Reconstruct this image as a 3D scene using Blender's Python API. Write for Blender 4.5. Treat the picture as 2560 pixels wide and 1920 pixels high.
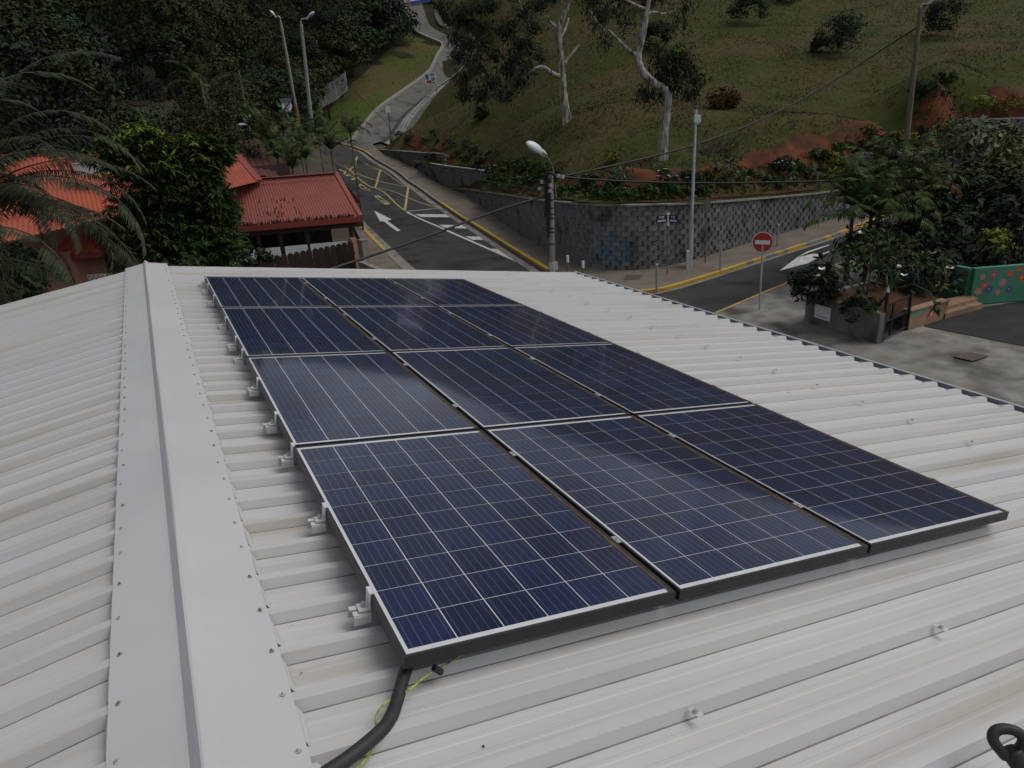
import bpy, bmesh, math, random
import numpy as np
from mathutils import Vector, Matrix, noise as mnoise
from mathutils.geometry import delaunay_2d_cdt
for o in list(bpy.data.objects): bpy.data.objects.remove(o)
S = bpy.context.scene; COL = S.collection
R = math.radians; PI = math.pi
random.seed(7); rng = np.random.default_rng(7)

# ------------------------------------------------------------------ camera
cd = bpy.data.cameras.new('camera'); cam = bpy.data.objects.new('camera', cd); COL.objects.link(cam)
CAM = Vector((-0.385,-8.309,6.500))
cr, cu, cf = Vector((0.891,-0.449,-0.062)), Vector((0.211,0.291,0.933)), Vector((0.402,0.845,-0.354))
cam.matrix_world = Matrix(((cr.x,cu.x,-cf.x,CAM.x),(cr.y,cu.y,-cf.y,CAM.y),(cr.z,cu.z,-cf.z,CAM.z),(0,0,0,1)))
cd.sensor_width = 36; cd.lens = 25.2148; cd.clip_start = .05; cd.clip_end = 1500
S.camera = cam
# ------------------------------------------------------------------ sky, sun, exposure (overcast afternoon)
SUN_EL, SUN_AZ = R(57), R(110)          # azimuth measured clockwise from +Y
w = bpy.data.worlds.new('World'); S.world = w; w.use_nodes = True
nt = w.node_tree; nt.nodes.clear()
wo = nt.nodes.new('ShaderNodeOutputWorld'); bg = nt.nodes.new('ShaderNodeBackground'); sk = nt.nodes.new('ShaderNodeTexSky')
sk.sky_type = 'NISHITA'; sk.sun_disc = False; sk.sun_elevation = SUN_EL; sk.sun_rotation = SUN_AZ
sk.air_density = 1.0; sk.dust_density = 3.0; sk.ozone_density = 1.0
hs = nt.nodes.new('ShaderNodeHueSaturation'); hs.inputs['Saturation'].default_value = .34
tc = nt.nodes.new('ShaderNodeTexCoord'); cn = nt.nodes.new('ShaderNodeTexNoise')
cn.inputs['Scale'].default_value = 2.6; cn.inputs['Detail'].default_value = 5; cn.inputs['Roughness'].default_value = .55
cm = nt.nodes.new('ShaderNodeMapRange'); cm.inputs[1].default_value = .36; cm.inputs[2].default_value = .66; cm.inputs[3].default_value = .5; cm.inputs[4].default_value = 1.75
ml = nt.nodes.new('ShaderNodeMix'); ml.data_type = 'RGBA'; ml.blend_type = 'MULTIPLY'; ml.inputs[0].default_value = 1
nt.links.new(tc.outputs['Generated'], cn.inputs['Vector']); nt.links.new(cn.outputs['Fac'], cm.inputs[0])
nt.links.new(sk.outputs[0], hs.inputs['Color']); nt.links.new(hs.outputs[0], ml.inputs[6]); nt.links.new(cm.outputs[0], ml.inputs[7])
nt.links.new(ml.outputs[2], bg.inputs[0]); nt.links.new(bg.outputs[0], wo.inputs[0]); bg.inputs[1].default_value = .10
sd = bpy.data.lights.new('sun', 'SUN'); sun = bpy.data.objects.new('sun', sd); COL.objects.link(sun)
sd.energy = .85; sd.angle = R(35); sd.color = (1, .96, .9)
sdir = Vector((math.sin(SUN_AZ)*math.cos(SUN_EL), math.cos(SUN_AZ)*math.cos(SUN_EL), math.sin(SUN_EL)))
sun.rotation_euler = sdir.to_track_quat('Z', 'Y').to_euler(); sun.location = (0, 0, 60)
S.view_settings.view_transform = 'Standard'; S.view_settings.look = 'None'
S.view_settings.exposure = 0.0; S.view_settings.gamma = 1; S.view_settings.use_curve_mapping = False
S.render.engine = 'CYCLES'

# ------------------------------------------------------------------ helpers
def tag(o, label=None, cat=None, group=None, kind=None):
    if label: o['label'] = label
    if cat: o['category'] = cat
    if group: o['group'] = group
    if kind: o['kind'] = kind
    return o
ORG = {}
def thing(name, label, cat, loc, group=None, rot=None):
    o = bpy.data.objects.new(name, None); COL.objects.link(o); o.location = loc
    if rot: o.rotation_euler = rot
    ORG[o] = Vector(loc); o.empty_display_size = .2
    return tag(o, label, cat, group)
def link(name, me, parent=None, loc=(0,0,0), rot=(0,0,0)):
    o = bpy.data.objects.new(name, me); COL.objects.link(o)
    o.location = loc; o.rotation_euler = rot
    if parent: o.parent = parent
    return o
def copy_tree(o, parent=None):
    c = o.copy(); COL.objects.link(c)
    if parent: c.parent = parent
    for ch in list(o.children): copy_tree(ch, c)
    return c
class MB:
    def __init__(s): s.V = []; s.F = []; s.I = []
    def add(s, vs, fs, mi=0):
        b = len(s.V); s.V += [tuple(v) for v in vs]
        for f in fs: s.F.append(tuple(i+b for i in f)); s.I.append(mi)
        return s
    def box(s, c, size, rz=0, M=None, mi=0, taper=1):
        x, y, z = size[0]/2, size[1]/2, size[2]/2
        vs = [Vector((a*x*(taper if k > 0 else 1), b_*y*(taper if k > 0 else 1), k*z)) for k in (-1,1) for a, b_ in ((-1,-1),(1,-1),(1,1),(-1,1))]
        T = M if M else Matrix.Rotation(rz, 3, 'Z')
        return s.add([T@v+Vector(c) for v in vs], [(3,2,1,0),(4,5,6,7),(0,1,5,4),(1,2,6,5),(2,3,7,6),(3,0,4,7)], mi)
    def beam(s, a, b, wd, ht, mi=0):
        a = Vector(a); b = Vector(b); d = (b-a); L = d.length; d.normalize()
        sd = d.cross(Vector((0,0,1)))
        if sd.length < 1e-4: sd = Vector((1,0,0))
        sd.normalize(); up = sd.cross(d)
        M = Matrix((d, sd, up)).transposed()
        return s.box((a+b)/2, (L, wd, ht), M=M, mi=mi)
    def tube(s, pts, r, n=8, mi=0, cap=True):
        pts = [Vector(p) for p in pts]; m = len(pts); rs = r if isinstance(r, (list, tuple)) else [r]*m
        vs = []; up = Vector((0,0,1)); prev = None
        for i, p in enumerate(pts):
            t = (pts[min(i+1,m-1)]-pts[max(i-1,0)]).normalized()
            if prev is None:
                a = t.cross(up)
                if a.length < .05: a = t.cross(Vector((1,0,0)))
            else: a = prev - t*prev.dot(t)
            a.normalize(); prev = a; b = t.cross(a)
            for k in range(n):
                th = 2*PI*k/n; vs.append(p+(a*math.cos(th)+b*math.sin(th))*rs[i])
        fs = [(i*n+k, i*n+(k+1)%n, (i+1)*n+(k+1)%n, (i+1)*n+k) for i in range(m-1) for k in range(n)]
        if cap: fs += [tuple(range(n))[::-1], tuple(range((m-1)*n, m*n))]
        return s.add(vs, fs, mi)
    def prism(s, poly, vec, mi=0):
        vec = Vector(vec); n = len(poly); a = [Vector(p) for p in poly]
        return s.add(a+[p+vec for p in a], [tuple(range(n))[::-1], tuple(range(n,2*n))]+[(i,(i+1)%n,n+(i+1)%n,n+i) for i in range(n)], mi)
    def ball(s, c, r, seg=10, ring=7, mi=0):
        c = Vector(c); r = r if isinstance(r, (tuple,list)) else (r,r,r)
        vs = [c+Vector((0,0,-r[2]))]
        for i in range(1, ring):
            ph = -PI/2+PI*i/ring
            vs += [c+Vector((r[0]*math.cos(ph)*math.cos(2*PI*k/seg), r[1]*math.cos(ph)*math.sin(2*PI*k/seg), r[2]*math.sin(ph))) for k in range(seg)]
        vs.append(c+Vector((0,0,r[2]))); L = len(vs)-1
        fs = [(0,1+(k+1)%seg,1+k) for k in range(seg)]
        for i in range(ring-2): fs += [(1+i*seg+k,1+i*seg+(k+1)%seg,1+(i+1)*seg+(k+1)%seg,1+(i+1)*seg+k) for k in range(seg)]
        fs += [(L,1+(ring-2)*seg+k,1+(ring-2)*seg+(k+1)%seg) for k in range(seg)]
        return s.add(vs, fs, mi)
    def mesh(s, name, mats, org=None, smooth=False):
        me = bpy.data.meshes.new(name)
        V = s.V if org is None else [(v[0]-org.x, v[1]-org.y, v[2]-org.z) for v in s.V]
        me.from_pydata(V, [], s.F)
        for m in (mats if isinstance(mats, (list,tuple)) else [mats]): me.materials.append(m)
        me.polygons.foreach_set('material_index', s.I)
        if smooth: me.polygons.foreach_set('use_smooth', [True]*len(s.F))
        me.update(); return me
    def build(s, name, mats, parent=None, smooth=False, local=False):
        r = parent
        while r is not None and r not in ORG and r.parent: r = r.parent
        org = None if local or r is None else ORG.get(r)
        return link(name, s.mesh(name, mats, org, smooth), parent)
    def single(s, name, mats, label, cat, group=None, smooth=False, loc=None, kind=None):
        # a thing that is one mesh: its origin sits at its base
        V = np.array(s.V); c = Vector(loc) if loc else Vector((V[:,0].mean(), V[:,1].mean(), V[:,2].min()))
        o = link(name, s.mesh(name, mats, c, smooth), None, c)
        return tag(o, label, cat, group, kind)
def np_mesh(name, V, k, mat, smooth=False):
    # V: (n*k,3) polygons of k corners each
    n = len(V)//k; me = bpy.data.meshes.new(name)
    me.vertices.add(len(V)); me.vertices.foreach_set('co', np.asarray(V, np.float32).ravel())
    me.loops.add(n*k); me.loops.foreach_set('vertex_index', np.arange(n*k, dtype=np.int32))
    me.polygons.add(n); me.polygons.foreach_set('loop_start', np.arange(0, n*k, k, dtype=np.int32)); me.polygons.foreach_set('loop_total', np.full(n, k, np.int32))
    for m in (mat if isinstance(mat,(list,tuple)) else [mat]): me.materials.append(m)
    me.update(calc_edges=True); return me

# ------------------------------------------------------------------ materials
def mat(name, c1, c2=None, scale=4, rough=.7, bump=0, bscale=30, metal=0, spec=.5, coat=0, coatr=.05, isl=0, obr=0, dirt=None, coords='P', detail=6, lo=.35, hi=.65, stretch=None, c3=None, scale3=.3):
    m = bpy.data.materials.new(name); m.use_nodes = True; t = m.node_tree; N = t.nodes; K = t.links
    b = N['Principled BSDF']; b.inputs['Roughness'].default_value = rough; b.inputs['Metallic'].default_value = metal
    b.inputs['Specular IOR Level'].default_value = min(spec, .12) if rough >= .85 else spec; b.inputs['Coat Weight'].default_value = coat; b.inputs['Coat Roughness'].default_value = coatr
    if coords == 'P': vec = N.new('ShaderNodeNewGeometry').outputs['Position']
    else: vec = N.new('ShaderNodeTexCoord').outputs['Object']
    if stretch:
        mp = N.new('ShaderNodeMapping'); mp.inputs['Scale'].default_value = stretch; K.new(vec, mp.inputs['Vector']); vec = mp.outputs[0]
    def noise_(sc, dt=detail):
        n = N.new('ShaderNodeTexNoise'); n.inputs['Scale'].default_value = sc; n.inputs['Detail'].default_value = dt; K.new(vec, n.inputs['Vector']); return n.outputs['Fac']
    def rmp(x, a, b_, o0=0, o1=1):
        r = N.new('ShaderNodeMapRange'); r.inputs[1].default_value = a; r.inputs[2].default_value = b_; r.inputs[3].default_value = o0; r.inputs[4].default_value = o1; K.new(x, r.inputs[0]); return r.outputs[0]
    def mix(f, a, c, bt='MIX'):
        x = N.new('ShaderNodeMix'); x.data_type = 'RGBA'; x.blend_type = bt
        for i, v in ((0,f),(6,a),(7,c)):
            if hasattr(v, 'is_linked'): K.new(v, x.inputs[i])
            else: x.inputs[i].default_value = v if i == 0 else (*v, 1)
        return x.outputs[2]
    col = None
    if c2: col = mix(rmp(noise_(scale), lo, hi), c1, c2)
    if c3: col = mix(rmp(noise_(scale3, 3), .42, .6), col if col else c1, c3)
    if dirt: col = mix(rmp(noise_(dirt[1]), dirt[2], dirt[3]), col if col else c1, dirt[0])
    if isl or obr:
        g = N.new('ShaderNodeNewGeometry').outputs['Random Per Island'] if isl else N.new('ShaderNodeObjectInfo').outputs['Random']
        a = isl or obr
        hv = N.new('ShaderNodeHueSaturation'); K.new(rmp(g, 0, 1, 1-a, 1+a), hv.inputs['Value'])
        if isl: K.new(rmp(g, 0, 1, .5+.018, .5-.018), hv.inputs['Hue'])
        if col: K.new(col, hv.inputs['Color'])
        else: hv.inputs['Color'].default_value = (*c1, 1)
        col = hv.outputs[0]
        if isl and obr:
            h2 = N.new('ShaderNodeHueSaturation'); oi = N.new('ShaderNodeObjectInfo').outputs['Random']
            K.new(rmp(oi, 0, 1, 1-obr, 1+obr), h2.inputs['Value']); K.new(rmp(oi, 0, 1, .48, .53), h2.inputs['Hue']); K.new(col, h2.inputs['Color']); col = h2.outputs[0]
    if col: K.new(col, b.inputs['Base Color'])
    else: b.inputs['Base Color'].default_value = (*c1, 1)
    if bump:
        bp = N.new('ShaderNodeBump'); bp.inputs['Strength'].default_value = bump; bp.inputs['Distance'].default_value = .02
        K.new(noise_(bscale), bp.inputs['Height']); K.new(bp.outputs[0], b.inputs['Normal'])
    m['x'] = 1
    return m
# roof and panels
M_roof = mat('painted roofing steel', (.525,.515,.50), (.465,.457,.446), 2.2, rough=.45, spec=.4, bump=.04, bscale=9, dirt=((.37,.335,.275), 1.3, .57, .78), stretch=(.22,3,1), c3=(.505,.505,.51), scale3=.5, detail=8)
M_cap = mat('painted ridge flashing', (.53,.53,.535), (.48,.48,.487), 1.3, rough=.40, bump=.03, bscale=5)
M_darkline = mat('dark rib foot line and screw grime', (.12,.113,.105), (.21,.20,.19), 6, rough=.8)  # dark line along one foot of each rib, and the grime ring under screws
M_rust = mat('rusty steel', (.16,.08,.04), (.28,.17,.10), 30, rough=.85)
M_zinc = mat('galvanised steel', (.42,.43,.44), (.33,.34,.35), 8, rough=.45, metal=.3)
M_alu = mat('dull aluminium', (.70,.70,.70), (.62,.62,.62), 10, rough=.4, metal=.2)
M_gut = mat('blue grey gutter steel', (.20,.22,.26), (.27,.29,.33), 5, rough=.5)
M_frame = mat('black anodised frame', (.018,.016,.018), (.030,.027,.028), 12, rough=.45, coords='O')
M_back = mat('white backsheet under glass', (.62,.63,.64), (.55,.56,.57), 3, rough=.5, coat=1, coatr=.12, coords='O')
M_dirt = mat('brown dust on glass', (.075,.048,.030), (.12,.08,.055), 14, rough=.9)
M_rubber = mat('black conduit', (.014,.015,.017), (.024,.025,.028), 20, rough=.55)
M_ygw = mat('yellow green wire', (.45,.48,.05), (.06,.16,.03), 60, rough=.5)
def cell_mat():
    m = bpy.data.materials.new('blue multicrystalline cell'); m.use_nodes = True; t = m.node_tree; N = t.nodes; K = t.links
    b = N['Principled BSDF']; b.inputs['Roughness'].default_value = .45; b.inputs['Coat Weight'].default_value = 1; b.inputs['Coat IOR'].default_value = 1.33; b.inputs['Coat Roughness'].default_value = .055; b.inputs['Specular IOR Level'].default_value = .1
    tcn = N.new('ShaderNodeTexCoord'); vo = N.new('ShaderNodeTexVoronoi'); vo.inputs['Scale'].default_value = 42
    oi = N.new('ShaderNodeObjectInfo'); ad = N.new('ShaderNodeVectorMath'); K.new(tcn.outputs['Object'], ad.inputs[0])
    cmb = N.new('ShaderNodeCombineXYZ'); mu = N.new('ShaderNodeMath'); mu.operation = 'MULTIPLY'; mu.inputs[1].default_value = 90; K.new(oi.outputs['Random'], mu.inputs[0]); K.new(mu.outputs[0], cmb.inputs[2]); K.new(cmb.outputs[0], ad.inputs[1])
    K.new(ad.outputs[0], vo.inputs['Vector'])
    rp = N.new('ShaderNodeMix'); rp.data_type = 'RGBA'; K.new(vo.outputs['Color'], rp.inputs[0])
    rp.inputs[6].default_value = (.003,.008,.034,1); rp.inputs[7].default_value = (.006,.012,.050,1)
    hv = N.new('ShaderNodeHueSaturation'); mr = N.new('ShaderNodeMapRange'); mr.inputs[3].default_value = .7; mr.inputs[4].default_value = 1.35; K.new(oi.outputs['Random'], mr.inputs[0]); K.new(mr.outputs[0], hv.inputs['Value'])
    K.new(rp.outputs[2], hv.inputs['Color'])
    # five printed busbars along the long side
    sx = N.new('ShaderNodeSeparateXYZ'); K.new(tcn.outputs['Object'], sx.inputs[0])
    def mth(op, a, v):
        q = N.new('ShaderNodeMath'); q.operation = op; K.new(a, q.inputs[0]); q.inputs[1].default_value = v; return q.outputs[0]
    f = mth('FRACT', mth('MULTIPLY', mth('ADD', sx.outputs[0], .078), 5/.156), 0); f = mth('ABSOLUTE', mth('SUBTRACT', f, .5), 0); f = mth('LESS_THAN', f, .021)
    mx = N.new('ShaderNodeMix'); mx.data_type = 'RGBA'; K.new(f, mx.inputs[0]); K.new(hv.outputs[0], mx.inputs[6]); mx.inputs[7].default_value = (.13,.145,.19,1)
    # dust specks
    nz = N.new('ShaderNodeTexNoise'); nz.inputs['Scale'].default_value = 55; nz.inputs['Detail'].default_value = 2; K.new(ad.outputs[0], nz.inputs['Vector'])
    r2 = N.new('ShaderNodeMapRange'); r2.inputs[1].default_value = .70; r2.inputs[2].default_value = .76; r2.inputs[4].default_value = .5; K.new(nz.outputs['Fac'], r2.inputs[0])
    m2 = N.new('ShaderNodeMix'); m2.data_type = 'RGBA'; K.new(r2.outputs[0], m2.inputs[0]); K.new(mx.outputs[2], m2.inputs[6]); m2.inputs[7].default_value = (.08,.05,.035,1)
    K.new(m2.outputs[2], b.inputs['Base Color']); return m
M_cell = cell_mat()
# street
M_asph = mat('asphalt', (.040,.041,.043), (.058,.058,.058), 1.6, rough=.85, bump=.25, bscale=60, dirt=((.022,.022,.023), .55, .50, .70), detail=9, c3=(.050,.050,.050), scale3=.25)
M_asph2 = mat('dark lot asphalt', (.030,.030,.032), (.042,.042,.044), 1.5, rough=.85, bump=.25, bscale=60)
M_pave = mat('brownish pavement concrete', (.185,.16,.13), (.145,.123,.10), 1.2, rough=.9, bump=.2, bscale=50, dirt=((.10,.075,.055), .5, .55, .75))
M_conc = mat('grey concrete', (.24,.225,.20), (.18,.17,.15), 1.6, rough=.9, bump=.2, bscale=40, dirt=((.09,.08,.07), .8, .52, .70))
M_drive = mat('stained driveway concrete', (.26,.25,.225), (.165,.155,.135), 1.9, rough=.9, bump=.25, bscale=30, dirt=((.075,.07,.062), .75, .52, .70), detail=9)
M_kerb = mat('worn kerb concrete', (.27,.25,.22), (.18,.17,.15), 4, rough=.9, bump=.2, bscale=40)
M_yel = mat('yellow kerb paint', (.52,.33,.035), (.40,.26,.04), 5, rough=.7, dirt=((.20,.15,.07), 6, .60, .72))
M_yline = mat('yellow road paint', (.42,.33,.12), (.33,.26,.10), 7, rough=.8, dirt=((.07,.065,.05), 12, .58, .7))
M_white = mat('white road paint', (.62,.62,.60), (.50,.50,.48), 6, rough=.8, dirt=((.10,.10,.10), 9, .56, .68))
M_gap = mat('dark gutter channel', (.07,.07,.072), (.045,.045,.047), 5, rough=.9)
M_path = mat('dull path concrete', (.155,.148,.135), (.115,.11,.10), 1.2, rough=.9, bump=.2, bscale=40, dirt=((.07,.065,.055), .7, .52, .7))
M_iron = mat('rusty iron cover', (.10,.07,.055), (.06,.045,.04), 12, rough=.8)
M_paver = mat('pale path pavers', (.27,.262,.25), (.20,.195,.18), 3, rough=.9, isl=.18)
# ground
M_soil = mat('red laterite soil', (.135,.042,.016), (.060,.025,.013), .7, rough=.95, bump=.5, bscale=7, dirt=((.040,.024,.014), 1.1, .47, .62), detail=8)
M_grass = mat('mown hill grass', (.036,.050,.007), (.054,.050,.012), .28, rough=.95, bump=.6, bscale=9, c3=(.068,.052,.020), scale3=.11, dirt=((.022,.030,.009), 1.7, .5, .72), detail=9)
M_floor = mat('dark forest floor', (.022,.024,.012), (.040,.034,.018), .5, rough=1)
M_base = mat('bare ground', (.09,.075,.055), (.06,.055,.04), .6, rough=1, bump=.3, bscale=8)
M_green2 = mat('greener slope grass', (.050,.090,.014), (.070,.085,.022), .22, rough=.95, bump=.6, bscale=9, c3=(.085,.072,.030), scale3=.10, detail=9)
M_mulch = mat('planting bed soil', (.045,.028,.016), (.07,.045,.022), 2, rough=1)
# foliage
def leafm(name, c1, c2, isl=.45, obr=.22, rough=.7, scale=.6):
    return mat(name, c1, c2, scale, rough=rough, isl=isl, obr=obr, coords='O', spec=.12)
M_lf = [leafm('dark wood foliage', (.022,.036,.016), (.032,.046,.018), .28), leafm('olive wood foliage', (.032,.042,.015), (.044,.050,.018), .28), leafm('blue green wood foliage', (.018,.034,.022), (.026,.042,.025), .28)]
M_mango = leafm('mango leaves', (.022,.048,.010), (.034,.062,.013), .4, 0)
M_mangonew = leafm('fresh mango leaves', (.075,.135,.016), (.11,.16,.02), .3, 0)
M_palm = leafm('palm leaflets', (.036,.064,.013), (.052,.080,.018), .3, .3)
M_datepalm = leafm('grey green palm leaflets', (.026,.038,.019), (.040,.050,.027), .35, .25)
M_yshrub = leafm('yellow green shrub leaves', (.12,.14,.016), (.17,.17,.025), .35, .2)
M_gshrub = leafm('grey green shrub leaves', (.060,.078,.042), (.085,.10,.06), .3, .2)
M_dshrub = leafm('dark shrub leaves', (.016,.030,.014), (.026,.040,.016), .4, .2)
M_cover = leafm('green ground cover', (.028,.062,.010), (.048,.078,.014), .45, 0)
M_plum = leafm('plumeria leaves', (.035,.062,.022), (.055,.090,.028), .35, 0)
M_ptree = leafm('pale grey green tree foliage', (.075,.095,.048), (.105,.125,.062), .45, .1)
M_grey = leafm('grey gum foliage', (.026,.036,.020), (.042,.050,.026), .45, .2)
M_pale = leafm('pale tree foliage', (.085,.115,.030), (.13,.15,.04), .5, 0)
M_flower = mat('white petals', (.80,.80,.76), rough=.6)
M_brfrond = leafm('brown dead frond', (.10,.055,.020), (.065,.036,.016), .3, 0)
M_bark = mat('brown bark', (.07,.05,.035), (.045,.034,.026), 6, rough=.95, bump=.6, bscale=14, coords='O')
M_paper = mat('pale paperbark', (.40,.38,.34), (.15,.13,.11), 2.6, rough=.9, bump=1.0, bscale=7, coords='O', stretch=(2.6,2.6,.7), dirt=((.05,.042,.036), 1.5, .56, .66), lo=.40, hi=.60)
M_palmtr = mat('palm stem', (.10,.09,.075), (.07,.06,.05), 5, rough=.9, coords='O')
M_plumbark = mat('grey plumeria bark', (.10,.09,.072), (.07,.062,.052), 6, rough=.9)
# ------------------------------------------------------------------ terrain
class TPS:
    def __init__(s, P, lam):
        P = np.array(P, float); s.c = P[:,:2]; n = len(P)
        r = np.linalg.norm(s.c[:,None]-s.c[None], axis=2); A = np.zeros((n+3,n+3))
        A[:n,:n] = np.sqrt(r*r+6.0)+lam*np.eye(n); A[:n,n] = 1; A[:n,n+1:] = s.c; A[n,:n] = 1; A[n+1:,:n] = s.c.T
        s.w = np.linalg.lstsq(A, np.concatenate([P[:,2],[0,0,0]]), rcond=None)[0]
    def __call__(s, X):
        X = np.atleast_2d(np.array(X, float)); r = np.linalg.norm(X[:,None,:2]-s.c[None], axis=2); n = len(s.c)
        return np.sqrt(r*r+6.0)@s.w[:n]+s.w[n]+X[:,:2]@s.w[n+1:]
L = TPS([(-30.000,-30.000,0.000),(-30.000,-15.000,0.000),(-30.000,-3.000,0.000),(-30.000,8.000,0.000),(-18.000,-30.000,0.000),(-18.000,-15.000,0.000),(-18.000,-3.000,0.000),(-18.000,8.000,0.000),(-8.000,-30.000,0.000),(-8.000,-15.000,0.000),(-8.000,-3.000,0.000),(-8.000,8.000,0.000),(2.000,-30.000,0.000),(2.000,-15.000,0.000),(2.000,-3.000,0.000),(2.000,8.000,0.000),(10.000,-30.000,0.000),(10.000,-15.000,0.000),(10.000,-3.000,0.000),(10.000,8.000,0.000),(18.000,-30.000,0.000),(18.000,-15.000,0.000),(18.000,-3.000,0.000),(18.000,8.000,0.000),(26.000,-30.000,0.000),(26.000,-15.000,0.000),(26.000,-3.000,0.000),(26.000,8.000,0.000),(-18.000,20.000,0.000),(-8.000,20.000,0.000),(2.000,20.000,0.000),(9.000,20.000,0.000),(13.000,17.000,0.000),(17.000,14.500,0.000),(22.000,14.000,0.050),(26.000,15.500,0.150),(32.000,17.000,0.400),(40.000,19.000,0.700),(34.000,8.000,0.300),(40.000,0.000,0.300),(13.793,19.169,-0.000),(14.774,28.664,0.019),(16.838,41.941,0.287),(18.765,53.618,1.038),(19.743,62.922,1.936),(22.823,73.856,3.124),(21.811,78.767,3.625),(10.348,28.623,0.018),(12.082,40.174,0.208),(13.564,50.766,0.813),(22.355,45.417,0.450),(18.324,29.673,0.026),(22.508,50.341,0.784),(23.980,62.792,1.920),(24.361,74.492,3.191),(20.252,36.838,0.124),(19.224,42.713,0.325),(17.308,32.435,0.046),(15.536,24.202,-0.002),(22.227,47.461,0.579),(23.209,56.319,1.271),(24.140,68.217,2.519),(21.476,58.400,1.459),(20.458,50.762,0.810),(15.495,34.799,0.076),(13.482,34.291,0.066),(14.398,25.369,-0.002),(17.834,69.630,2.677),(19.180,80.563,4.930),(18.689,87.817,6.147),(-12.000,36.000,0.800),(-2.000,38.000,0.800),(5.000,42.000,0.900),(3.000,34.000,0.200),(-12.000,28.000,0.100),(-24.000,34.000,0.800),(6.000,53.000,1.600),(12.000,62.000,2.300),(0.000,62.000,2.500),(4.766,53.477,7.159),(-2.674,53.649,7.150),(-8.170,53.200,7.356),(-15.223,51.889,7.680),(10.541,65.891,6.595),(-6.257,79.495,13.097),(10.684,78.992,12.514),(-19.944,77.490,13.392),(-6.329,111.544,23.688),(16.385,110.513,23.616),(41.173,125.381,25.834),(-24.922,109.156,23.282),(-6.000,161.598,41.971),(25.623,159.690,42.736),(58.837,161.670,40.040),(-32.207,158.686,40.394),(20.774,86.355,6.860),(26.833,92.066,10.148),(36.322,101.730,15.207),(42.917,111.081,19.211),(42.450,97.338,14.059),(32.331,91.464,9.874),(24.463,78.193,3.948),(29.461,83.985,6.295),(34.458,88.619,8.615),(39.336,92.121,10.664),(41.218,93.520,11.392),(43.940,96.721,13.353),(47.125,101.885,16.232),(47.719,104.894,17.295),(45.673,110.045,19.326),(46.029,113.123,20.752),(48.505,120.740,23.784),(49.966,125.533,25.886),(56.275,141.323,31.400),(31.899,56.047,4.677),(32.629,68.931,3.863),(42.061,82.236,9.859),(39.910,52.562,8.093),(52.771,103.720,19.263),(57.074,68.596,14.235),(69.624,52.909,12.025),(89.314,111.916,38.523),(111.523,91.573,34.685),(72.468,143.072,37.474),(130.080,65.710,29.243),(30.464,78.365,2.221)], -.1)
H = TPS([(22.508,50.341,0.834),(22.445,47.977,0.983),(22.251,45.178,1.076),(20.252,36.838,1.574),(18.324,29.673,2.052),(17.250,25.374,2.297),(16.426,21.938,2.507),(15.822,18.027,2.744),(16.297,16.091,2.768),(17.763,15.324,2.705),(20.429,15.597,2.471),(24.486,16.657,2.142),(29.553,17.259,1.859),(32.532,17.613,1.919),(35.511,17.967,1.979),(39.483,18.439,2.059),(43.455,18.910,2.139),(22.477,49.159,0.908),(22.348,46.578,1.029),(21.252,41.008,1.325),(19.288,33.255,1.813),(17.787,27.523,2.175),(16.838,23.656,2.402),(16.124,19.982,2.625),(16.060,17.059,2.756),(17.030,15.708,2.737),(19.096,15.461,2.588),(22.458,16.127,2.307),(27.020,16.958,2.001),(31.042,17.436,1.889),(34.021,17.790,1.949),(37.497,18.203,2.019),(41.469,18.675,2.099),(17.604,21.709,2.557),(17.022,18.000,2.794),(17.272,16.791,2.818),(17.905,16.516,2.755),(27.418,73.073,5.205),(25.484,57.273,4.132),(23.874,43.823,3.507),(20.995,32.984,3.297),(19.296,26.514,3.300),(18.635,20.594,3.397),(20.605,18.692,3.464),(23.760,18.930,3.463),(28.369,20.070,3.884),(32.399,20.434,4.253),(37.346,20.546,4.233),(39.845,20.531,4.697),(43.360,19.804,4.982),(47.826,19.186,5.398),(26.040,69.316,4.474),(24.645,55.454,3.007),(23.099,42.309,2.708),(19.342,29.899,2.665),(18.189,24.613,2.818),(17.529,18.928,3.106),(19.445,17.187,3.001),(22.456,17.413,2.789),(26.721,18.322,2.624),(30.682,18.751,2.779),(32.933,18.873,2.905),(36.247,19.514,3.940),(40.893,19.011,4.237),(46.141,18.102,4.756),(23.845,60.216,2.450),(25.601,53.514,2.500),(22.658,21.275,3.848),(24.148,32.948,5.733),(31.190,25.143,5.475),(44.649,26.632,6.183),(33.981,35.906,7.109),(31.899,56.047,8.177),(32.629,68.931,7.363),(42.061,82.236,13.359),(39.910,52.562,11.593),(49.515,42.198,10.395),(57.468,32.849,9.328),(52.771,103.720,22.763),(57.074,68.596,17.735),(69.624,52.909,15.525),(79.696,38.978,13.558),(53.312,22.685,7.312),(89.314,111.916,42.023),(111.523,91.573,38.185),(72.468,143.072,40.974),(130.080,65.710,32.743),(63.615,20.045,7.962),(23.283,27.591,4.760),(25.419,22.254,4.396),(30.464,78.365,5.721),(24.463,78.193,3.948),(29.461,83.985,6.295),(34.458,88.619,8.615),(39.336,92.121,10.664),(41.218,93.520,11.392),(43.940,96.721,13.353),(47.125,101.885,16.232),(47.719,104.894,17.295),(45.673,110.045,19.326),(46.029,113.123,20.752),(48.505,120.740,23.784),(49.966,125.533,25.886),(24.361,74.492,3.191),(23.980,62.792,1.920)], -.002)
def Lz(x, y): return float(L((x,y))[0])
def Hz(x, y): return float(H((x,y))[0])
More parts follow.
